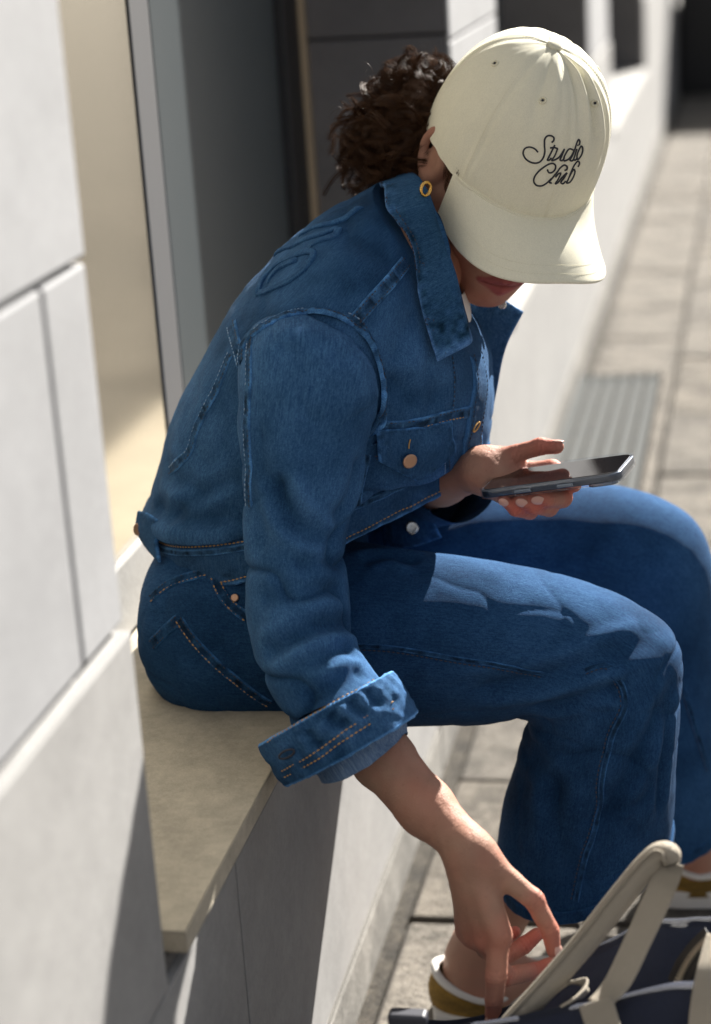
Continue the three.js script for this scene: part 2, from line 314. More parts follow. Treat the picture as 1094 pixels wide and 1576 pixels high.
// ------------------------------------------------------------------ ground and pavement
{
  const g = new THREE.PlaneGeometry(260, 260); g.rotateX(-Math.PI / 2); g.translate(60, -0.014, -60); boxUV(g);
  structure('ground', g, M.joint);
  const pave = new THREE.Group(); pave.name = 'pavement'; pave.userData = { kind: 'structure', label: 'pavement of worn sandy stone slabs along the building', category: 'pavement' }; scene.add(pave);
  // rows along the wall: a narrow gutter row, then slabs; joints follow the photograph where it shows them
  const rows = [[0.035, 0.25, [-1.35, -1.75, -2.15, -2.55, -3.02, -3.45, -3.88], 1], [0.256, 0.66, [-1.3, -1.72, -2.16, -2.6, -3.1, -3.6, -4.05, -4.55, -5.1], 1], [0.666, 1.07, null, 1], [1.076, 1.5, null, 1], [1.506, 1.95, null, 1]];
  let k = 0;
  const slabVariants = [];
  const slabGeo = (x0, x1, z0, z1) => {
    const nx = 5, nz = 5, P = [], tilt = [(rnd() - 0.5) * 0.004, (rnd() - 0.5) * 0.004, (rnd() - 0.5) * 0.002];
    const g = boxGeo(x0, x1, -0.05, 0, z0, z1, 0.006), p = g.attributes.position;
    for (let i = 0; i < p.count; i++) { const x = p.getX(i), z = p.getZ(i); p.setY(i, p.getY(i) + tilt[0] * (x - x0) / (x1 - x0) + tilt[1] * (z - z0) / (z1 - z0) + tilt[2] - 0.002); p.setX(i, x + 0.004 * noise(x * 9, z * 9, 3)); p.setZ(i, z + 0.005 * noise(x * 7, z * 7, 9)); }
    return g;
  };
  for (const [x0, x1, zs0] of rows) {
    const zs = zs0 ? [...zs0] : [-1.2 - rnd() * 0.3]; while (zs[zs.length - 1] > -16) { const last = zs[zs.length - 1]; if (x0 < 0.2 && last <= -3.85 && last > -4.9) { zs.push(-4.93); continue; } zs.push(last - 0.4 - rnd() * 0.12); }
    for (let i = 0; i + 1 < zs.length; i++) {
      if (x0 < 0.2 && zs[i] <= -3.85 && zs[i] > -4.9) continue;       // the grate lies here
      const m = part(k ? `paving_slab_${String(k).padStart(3, '0')}` : 'paving_slab', slabGeo(x0, x1, zs[i + 1] + 0.005, zs[i] - 0.005), M.slab[Math.floor(rnd() * 4)], pave); k++;
    }
  }
  const far = boxGeo(1.956, 60, -0.05, -0.003, -40, 12, 0.004); part('street_surface', far, M.slab[1], pave);
  const far2 = boxGeo(0.0, 1.95, -0.05, -0.003, -60, -16.6, 0.004); part('far_paving', far2, M.slab[0], pave);
  const near = boxGeo(0.035, 1.95, -0.05, -0.003, -1.1, 10, 0.004); part('near_paving', near, M.slab[0], pave);
}
// drainage grate by the wall
{
  const t = thing('drain_grate', 'long grey slotted drain grate set in the pavement against the wall', 'drain grate', [0.13, 0, -4.4]);
  const z0 = -4.91, z1 = -3.89, steel = new THREE.MeshPhysicalMaterial({ color: lin(0.10, 0.105, 0.105), roughness: 0.9, specularIntensity: 0.2 });
  part('pit', boxGeo(0.0, 0.245, -0.12, -0.08, z0, z1), M.black, t);
  for (let i = 0; i < 6; i++) part('bar', boxGeo(0.012 + i * 0.035, 0.012 + i * 0.035 + 0.024, -0.03, 0.001, z0 + 0.012, z1 - 0.012, 0.002), steel, t);
  part('frame', boxGeo(0.222, 0.246, -0.06, 0.004, z0, z1, 0.002), M.slab[2], t, 'pale kerb strip beside the bars');
  part('frame', boxGeo(0.0, 0.222, -0.06, 0.002, z0, z0 + 0.010, 0.002), steel, t);
  part('frame', boxGeo(0.0, 0.222, -0.06, 0.002, z1 - 0.010, z1, 0.002), steel, t);
}
// ------------------------------------------------------------------ the building: plinth, bays with sills, pilasters, windows
{
  const b = thing('building', 'pale stone shop front with deep window bays and low plinth beside the pavement', 'building', [0, 0, -4]);
  const gap = 0.003;
  const bays = [[-1.304, -3.04], [-3.6, -5.57], [-6.29, -8.22], [-11.1, -30]];   // openings along z
  const piers = [[9, -1.304], [-3.04, -3.6], [-5.57, -6.29], [-8.22, -11.1]];
  const H = 4.2, SILL = 0.45;
  // plinth slabs: full height of the sill everywhere, up to 0.731 at the piers
  const plinthJoints = [9, 2.6, 1.1, -0.35, -1.52, -2.6, -3.3, -4.5, -5.9, -7.2, -8.8, -10.4, -12.2, -14.5, -18, -24, -30];
  for (let i = 0; i + 1 < plinthJoints.length; i++) {
    part('plinth_slab', boxGeo(-0.06, 0.004, 0.062, SILL - 0.036, plinthJoints[i + 1] + gap / 2, plinthJoints[i] - gap / 2, 0.002), M.plinth, b);
    part('base_skirt', boxGeo(-0.06, 0.008, -0.04, 0.060, plinthJoints[i + 1] + gap / 2, plinthJoints[i] - gap / 2, 0.005), M.skirt, b);
  }
  part('wall_core', boxGeo(-1.2, -0.062, -0.1, SILL - 0.04, -30, 9), M.core, b);
  for (const [za, zb] of piers) {
    const near = za > 0; part('wall_core', boxGeo(-1.2, near ? -0.05 : -0.008, SILL - 0.04, H, zb + 0.004, near ? za : za - 0.042), M.core, b);
    const joints = near ? [9, 3.2, 1.9, 0.6, -0.55, -1.304] : [za, zb];
    for (let i = 0; i + 1 < joints.length; i++) part('plinth_slab', boxGeo(near ? -0.05 : -0.006, 0.006, SILL - 0.033, 0.727, joints[i + 1] + (near ? gap / 2 : 0.001), joints[i] - (near ? gap / 2 : 0.001), 0.004), M.plinth, b);
    const courses = [0.731, 1.008, 1.56, 2.1, 2.65, 3.2, 3.75, H];
    for (let c = 0; c + 1 < courses.length; c++) {
      let js = [za, zb]; if (near) js = c === 0 ? [9, 2.2, 0.4, -0.5, -1.212, -1.304] : c % 2 ? [9, 2.9, 0.9, -0.2, -1.304] : [9, 1.9, 0.3, -0.8, -1.304];
      for (let i = 0; i + 1 < js.length; i++) part('facade_panel', boxGeo(near ? -0.05 : -0.006, near && c ? 0.001 : 0.0, courses[c] + 0.002, courses[c + 1] - 0.002, js[i + 1] + 0.0015, js[i] - 0.0015, 0.0035), (i + c) % 2 ? M.facade2 : M.facade, b);
    }
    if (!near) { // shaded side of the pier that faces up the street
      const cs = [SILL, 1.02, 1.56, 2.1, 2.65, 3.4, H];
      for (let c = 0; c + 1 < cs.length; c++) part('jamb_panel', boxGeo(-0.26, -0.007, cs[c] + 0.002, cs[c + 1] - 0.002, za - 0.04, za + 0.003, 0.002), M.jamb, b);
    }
  }
  part('wall_head', boxGeo(-1.2, -0.01, 2.72, H - 0.01, -30, -1.31), M.facade, b);
  bays.forEach(([za, zb], k) => {
    const zn = za - 0.03, zf = zb + 0.005;
    // the sill that serves as a bench
    part('sill', boxGeo(-0.235, 0.013, SILL - 0.0205, SILL, k ? zn + 0.02 : -1.336, zf, 0.0018), k ? M.white : M.sill, b, k ? undefined : 'sandy stone window sill used as a bench');
    part('sill_bed', boxGeo(-0.235, -0.004, SILL - 0.036, SILL - 0.0215, za - 0.006, zf, 0.001), M.core, b);
    if (k === 3) { part('passage_wall', boxGeo(-4.3, -4.2, 0, 2.8, zf, za), M.core, b); part('passage_ceiling', boxGeo(-4.2, -1.2, 2.72, 2.8, zf, za), M.core, b); part('passage_wall', boxGeo(-4.2, -1.2, 0, 2.72, za - 0.1, za - 0.004), M.core, b); part('passage_wall', boxGeo(-4.2, -1.2, 0, 2.72, zf, zf + 0.1), M.core, b); return; }
    const w = part('window', boxGeo(-0.262, -0.236, SILL, SILL + 0.085, zf, za - 0.002, 0.002), M.white, b);   // bottom rail, with its panes
    const m1 = k ? zb + 0.4 : -2.215;
    part('pane', boxGeo(-0.252, -0.246, SILL + 0.086, 2.7, m1, za - 0.004, 0.001), M.glass, w);
    part('mullion', boxGeo(-0.262, -0.2435, SILL + 0.087, 2.7, m1 - 0.075, m1 - 0.001, 0.001), M.frame, w);
    if (!k) {
      part('panel', boxGeo(-0.256, -0.243, SILL + 0.086, 2.7, -2.905, m1 - 0.077, 0.001), M.slate, w);
      part('post', boxGeo(-0.262, -0.228, SILL + 0.087, 2.7, -3.005, -2.907, 0.003), M.black, w);
      part('trim', boxGeo(-0.255, -0.222, SILL + 0.001, 2.7, -3.034, -3.007, 0.002), M.brass, w);
    } else part('panel', boxGeo(-0.256, -0.243, SILL + 0.086, 2.7, zf, m1 - 0.077, 0.001), M.slate, w);
  });
}
// black cabinet added to fill an unidentified dark area at the far end
{
  const t = thing('added_black_box', 'low black cabinet added to fill a dark area far along the pavement', 'cabinet', [0.8, 0, -11.6]);
  part('box_body', boxGeo(0.02, 1.6, 0, 1.1, -12.0, -11.15, 0.01), M.black, t);
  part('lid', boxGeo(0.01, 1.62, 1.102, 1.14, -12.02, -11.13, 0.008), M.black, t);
  for (const x of [0.30, 0.82, 1.34]) part('front_panel', boxGeo(x - 0.25, x + 0.25, 0.06, 1.04, -11.149, -11.135, 0.004), M.black, t);
}

// ------------------------------------------------------------------ rings of the clothes, in metres: centre, half width, half depth
const TORSO = [
  [0.0003, 0.6402, -1.9550, 0.1765, 0.0349, 0.0000, 0.0000, 0.0000, 0.1780],
  [0.0010, 0.6520, -1.9550, 0.1815, 0.0302, 0.0000, 0.0000, 0.0000, 0.1840],
  [0.0068, 0.6671, -1.9550, 0.1808, 0.0236, 0.0000, 0.0000, 0.0000, 0.1840],
  [0.0189, 0.7096, -1.9550, 0.1727, 0.0093, 0.0000, 0.0000, 0.0000, 0.1830],
  [0.0369, 0.7664, -1.9550, 0.1551, -0.0043, 0.0000, 0.0000, 0.0000, 0.1850],
  [0.0557, 0.8158, -1.9550, 0.1294, -0.0232, -0.0000, 0.0000, 0.0000, 0.1860],
  [0.0745, 0.8556, -1.9550, 0.0949, -0.0352, 0.0000, 0.0000, -0.0040, 0.1720],
  [0.0928, 0.8859, -1.9550, 0.0636, -0.0421, 0.0000, 0.0000, 0.0000, 0.1450],
  [0.1057, 0.9016, -1.9550, 0.0446, -0.0441, 0.0000, 0.0000, 0.0000, 0.1080],
  [0.1154, 0.9127, -1.9550, 0.0313, -0.0443, 0.0000, 0.0000, 0.0000, 0.0760],
];
const BAND = [
  [0.0027, 0.6489, -1.9550, 0.1752, 0.0361, 0.0000, 0.0000, 0.0000, 0.1740],
  [0.0005, 0.6394, -1.9550, 0.1755, 0.0371, 0.0000, 0.0000, 0.0000, 0.1810],
  [-0.0016, 0.6194, -1.9550, 0.1749, 0.0414, -0.0000, 0.0000, 0.0000, 0.1830],
  [-0.0038, 0.5993, -1.9550, 0.1730, 0.0472, 0.0000, 0.0000, 0.0000, 0.1820],
];
const SLEEVE = [
  [0.0355, 0.7930, -1.8150, 0.0673, -0.0166, -0.0000, -0.0042, 0.0594, -0.0200],
  [0.0437, 0.7934, -1.7750, 0.0673, -0.0156, -0.0000, 0.0030, 0.0670, 0.0120],
  [0.0438, 0.7807, -1.7670, 0.0674, -0.0123, 0.0000, 0.0107, 0.0603, 0.0540],
  [0.0403, 0.7520, -1.7630, 0.0643, -0.0005, 0.0000, 0.0001, 0.0125, 0.0648],
  [0.0362, 0.7184, -1.7550, 0.0586, 0.0031, -0.0000, -0.0008, 0.0147, 0.0643],
  [0.0304, 0.6728, -1.7450, 0.0525, 0.0008, 0.0000, -0.0003, 0.0184, 0.0592],
  [0.0291, 0.6380, -1.7300, 0.0495, 0.0010, -0.0000, -0.0005, 0.0271, 0.0535],
  [0.0327, 0.6036, -1.7100, 0.0497, 0.0029, 0.0000, -0.0019, 0.0322, 0.0506],
  [0.0381, 0.5757, -1.6900, 0.0497, 0.0027, 0.0000, -0.0020, 0.0359, 0.0455],
  [0.0489, 0.5539, -1.6700, 0.0492, 0.0062, 0.0000, -0.0047, 0.0370, 0.0431],
  [0.0672, 0.5327, -1.6500, 0.0506, 0.0110, 0.0000, -0.0073, 0.0334, 0.0431],
  [0.0882, 0.5108, -1.6300, 0.0496, 0.0184, -0.0000, -0.0102, 0.0273, 0.0406],
];
const CUFF = [
  [0.0696, 0.5150, -1.6350, 0.0637, 0.0380, 0.0000, -0.0081, 0.0135, 0.0579],
  [0.0809, 0.5003, -1.6300, 0.0660, 0.0383, -0.0000, -0.0071, 0.0123, 0.0593],
  [0.0934, 0.4804, -1.6250, 0.0642, 0.0372, -0.0000, -0.0063, 0.0108, 0.0587],
];
const LINING = [
  [0.0824, 0.5056, -1.6350, 0.0500, 0.0305, 0.0000, -0.0054, 0.0088, 0.0489],
  [0.0952, 0.4856, -1.6300, 0.0478, 0.0280, 0.0000, -0.0067, 0.0114, 0.0482],
  [0.1032, 0.4756, -1.6250, 0.0424, 0.0232, 0.0000, -0.0099, 0.0180, 0.0423],
  [0.1051, 0.4746, -1.6230, 0.0395, 0.0225, 0.0000, -0.0000, -0.0000, 0.0420],
  [0.0993, 0.4822, -1.6250, 0.0380, 0.0217, 0.0000, -0.0039, 0.0068, 0.0372],
];
const LEG_RIGHT = [
  [-0.1718, 0.5248, -1.8920, -0.0005, -0.0132, 0.0000, 0.0000, 0.0000, 0.0200],
  [-0.1722, 0.5200, -1.8920, -0.0032, -0.0479, 0.0000, 0.0000, 0.0000, 0.0700],
  [-0.1595, 0.5190, -1.8820, -0.0053, -0.0747, -0.0000, 0.0000, 0.0000, 0.0940],
  [-0.1340, 0.5155, -1.8720, -0.0087, -0.0941, -0.0000, 0.0000, 0.0000, 0.1070],
  [-0.0908, 0.5130, -1.8620, -0.0106, -0.1030, 0.0000, 0.0000, 0.0000, 0.1140],
  [-0.0325, 0.5082, -1.8620, -0.0116, -0.1052, -0.0000, -0.0000, -0.0000, 0.1100],
  [0.0477, 0.5005, -1.8620, -0.0063, -0.0976, -0.0000, -0.0000, -0.0000, 0.1040],
  [0.1202, 0.4957, -1.8620, -0.0014, -0.0915, -0.0000, -0.0000, -0.0000, 0.0940],
  [0.1882, 0.4918, -1.8620, -0.0070, -0.0853, 0.0000, -0.0000, 0.0000, 0.0880],
  [0.2406, 0.4881, -1.8620, -0.0207, -0.0762, 0.0000, -0.0000, 0.0000, 0.0820],
  [0.2780, 0.4777, -1.8620, -0.0472, -0.0655, 0.0000, -0.0000, 0.0000, 0.0780],
  [0.3019, 0.4613, -1.8620, -0.0712, -0.0535, 0.0000, 0.0000, -0.0000, 0.0760],
  [0.3086, 0.4381, -1.8620, -0.0824, -0.0394, 0.0000, 0.0028, -0.0058, 0.0777],
  [0.3018, 0.3947, -1.8670, -0.0865, -0.0338, -0.0000, 0.0039, -0.0100, 0.0833],
  [0.2915, 0.3313, -1.8740, -0.0910, -0.0276, -0.0000, 0.0039, -0.0128, 0.0930],
  [0.2847, 0.2805, -1.8820, -0.0949, -0.0256, 0.0000, 0.0038, -0.0140, 0.1030],
  [0.2852, 0.2340, -1.8870, -0.0930, -0.0274, 0.0000, 0.0035, -0.0119, 0.1113],
];
const LEG_LEFT = [
  [-0.1549, 0.4944, -2.0600, -0.0085, -0.0968, 0.0000, -0.0000, 0.0000, 0.1100],
  [-0.0770, 0.4932, -2.0600, -0.0072, -0.0942, 0.0000, 0.0126, -0.0010, 0.1093],
  [0.0189, 0.4917, -2.0800, -0.0054, -0.0869, 0.0000, 0.0274, -0.0017, 0.1003],
  [0.1057, 0.4924, -2.1100, -0.0042, -0.0859, 0.0000, 0.0282, -0.0014, 0.0897],
  [0.1939, 0.4922, -2.1350, -0.0031, -0.0860, 0.0000, 0.0246, -0.0009, 0.0845],
  [0.2600, 0.4889, -2.1550, -0.0098, -0.0814, 0.0000, 0.0247, -0.0030, 0.0802],
  [0.3055, 0.4732, -2.1700, -0.0376, -0.0796, 0.0000, 0.0181, -0.0086, 0.0795],
  [0.3313, 0.4539, -2.1750, -0.0603, -0.0689, 0.0000, 0.0100, -0.0088, 0.0789],
  [0.3419, 0.4250, -2.1800, -0.0701, -0.0562, 0.0000, 0.0075, -0.0093, 0.0791],
  [0.3449, 0.3800, -2.1850, -0.0742, -0.0427, 0.0000, 0.0043, -0.0074, 0.0836],
  [0.3472, 0.3152, -2.1900, -0.0759, -0.0312, 0.0000, 0.0026, -0.0063, 0.0897],
  [0.3503, 0.2404, -2.1950, -0.0786, -0.0195, 0.0000, 0.0017, -0.0068, 0.0977],
  [0.3523, 0.1726, -2.2000, -0.0809, -0.0159, 0.0000, 0.0018, -0.0090, 0.1056],
  [0.3538, 0.1235, -2.2050, -0.0823, -0.0143, 0.0000, 0.0020, -0.0113, 0.1114],
];
const HIPS = [
  [-0.1147, 0.4468, -1.9600, 0.0450, -0.0699, -0.0000, 0.0000, 0.0000, 0.1000],
  [-0.0784, 0.4828, -1.9600, 0.0875, -0.0492, 0.0000, 0.0000, 0.0000, 0.1500],
  [-0.0607, 0.5255, -1.9600, 0.1031, -0.0296, 0.0000, 0.0000, 0.0000, 0.1550],
  [-0.0554, 0.5710, -1.9600, 0.1011, -0.0221, 0.0000, 0.0000, 0.0000, 0.1450],
  [-0.0482, 0.6159, -1.9600, 0.0967, -0.0222, 0.0000, 0.0000, 0.0000, 0.1300],
];
// frames and joints, in metres
const CAP_FRAME = new THREE.Matrix4().makeBasis(V(0.7937, -0.1463, -0.5904), V(0.4111, 0.8445, 0.3434), V(0.4483, -0.5153, 0.7304)).setPosition(0.2323, 1.0074, -1.9872);
const HEAD_FRAME = new THREE.Matrix4().makeBasis(V(0.8241, -0.1966, -0.5312), V(0.4738, 0.7532, 0.4562), V(0.3104, -0.6277, 0.7139)).setPosition(0.2285, 0.9798, -1.9724);
const PHONE_FRAME = new THREE.Matrix4().makeBasis(V(0.9676, 0.1836, 0.1732), V(-0.1806, 0.9830, -0.0332), V(-0.1764, 0.0009, 0.9843)).setPosition(0.2718, 0.6785, -1.8441);
const ARM_R = [[0.0346, 0.8072, -1.8000], [0.0406, 0.5551, -1.6750], [0.1210, 0.4670, -1.6350], [0.1664, 0.4342, -1.6000], [0.2103, 0.4123, -1.5650]];
const HAND_R = {
  thumb: [[0.2264, 0.4027, -1.5610], [0.2697, 0.3696, -1.5530], [0.2833, 0.3415, -1.5490], [0.2864, 0.3222, -1.5470]],
  index: [[0.2392, 0.3434, -1.5350], [0.2368, 0.3091, -1.5200], [0.2338, 0.2843, -1.5220], [0.2310, 0.2620, -1.5270]],
  middle: [[0.2260, 0.3340, -1.5430], [0.2389, 0.2891, -1.5530], [0.2647, 0.2814, -1.5770], [0.2793, 0.2861, -1.5830]],
  ring: [[0.2137, 0.3279, -1.5570], [0.2321, 0.2876, -1.5830], [0.2524, 0.2951, -1.5990], [0.2643, 0.3039, -1.6050]],
  little: [[0.2057, 0.3274, -1.5710], [0.2166, 0.2883, -1.5990], [0.2326, 0.2932, -1.6110], [0.2422, 0.2997, -1.6150]],
};
const ARM_L = [[0.0617, 0.7968, -2.1100], [0.0311, 0.5464, -2.2000], [0.1404, 0.6458, -1.9341], [0.1876, 0.6723, -1.8891]];
const HAND_L = {
  thumb: [[0.1962, 0.6771, -1.8961], [0.2255, 0.6873, -1.8941], [0.2508, 0.6962, -1.8891], [0.2676, 0.6963, -1.8861]],
  index: [[0.2308, 0.6634, -1.9041], [0.2608, 0.6691, -1.8991], [0.2790, 0.6678, -1.8741], [0.2870, 0.6659, -1.8561]],
  middle: [[0.2323, 0.6563, -1.8891], [0.2748, 0.6517, -1.8581], [0.2618, 0.6580, -1.8341], [0.2523, 0.6627, -1.8281]],
  ring: [[0.2293, 0.6518, -1.8791], [0.2608, 0.6414, -1.8581], [0.2487, 0.6499, -1.8341], [0.2370, 0.6606, -1.8261]],
  little: [[0.2199, 0.6506, -1.8741], [0.2415, 0.6385, -1.8541], [0.2301, 0.6478, -1.8321], [0.2199, 0.6612, -1.8241]],
};
const FOOT_R = { ankle: [0.1559, 0.0774, -1.9350], heel: [0.1082, 0.0000, -1.9180] };
const FOOT_L = { ankle: [0.3884, 0.0224, -2.2400], heel: [0.3366, 0.0000, -2.1297] };
const KNEES = { right: [0.3286, 0.4799, -1.8620], left: [0.3490, 0.4664, -2.1750], hipR: [-0.1025, 0.5062, -1.8700], hipL: [-0.1128, 0.4998, -2.0500] };
const LETTER = [0.0000804, 0.0000195, -0.01058, 0.0000094, -0.0000741, 0.01898];
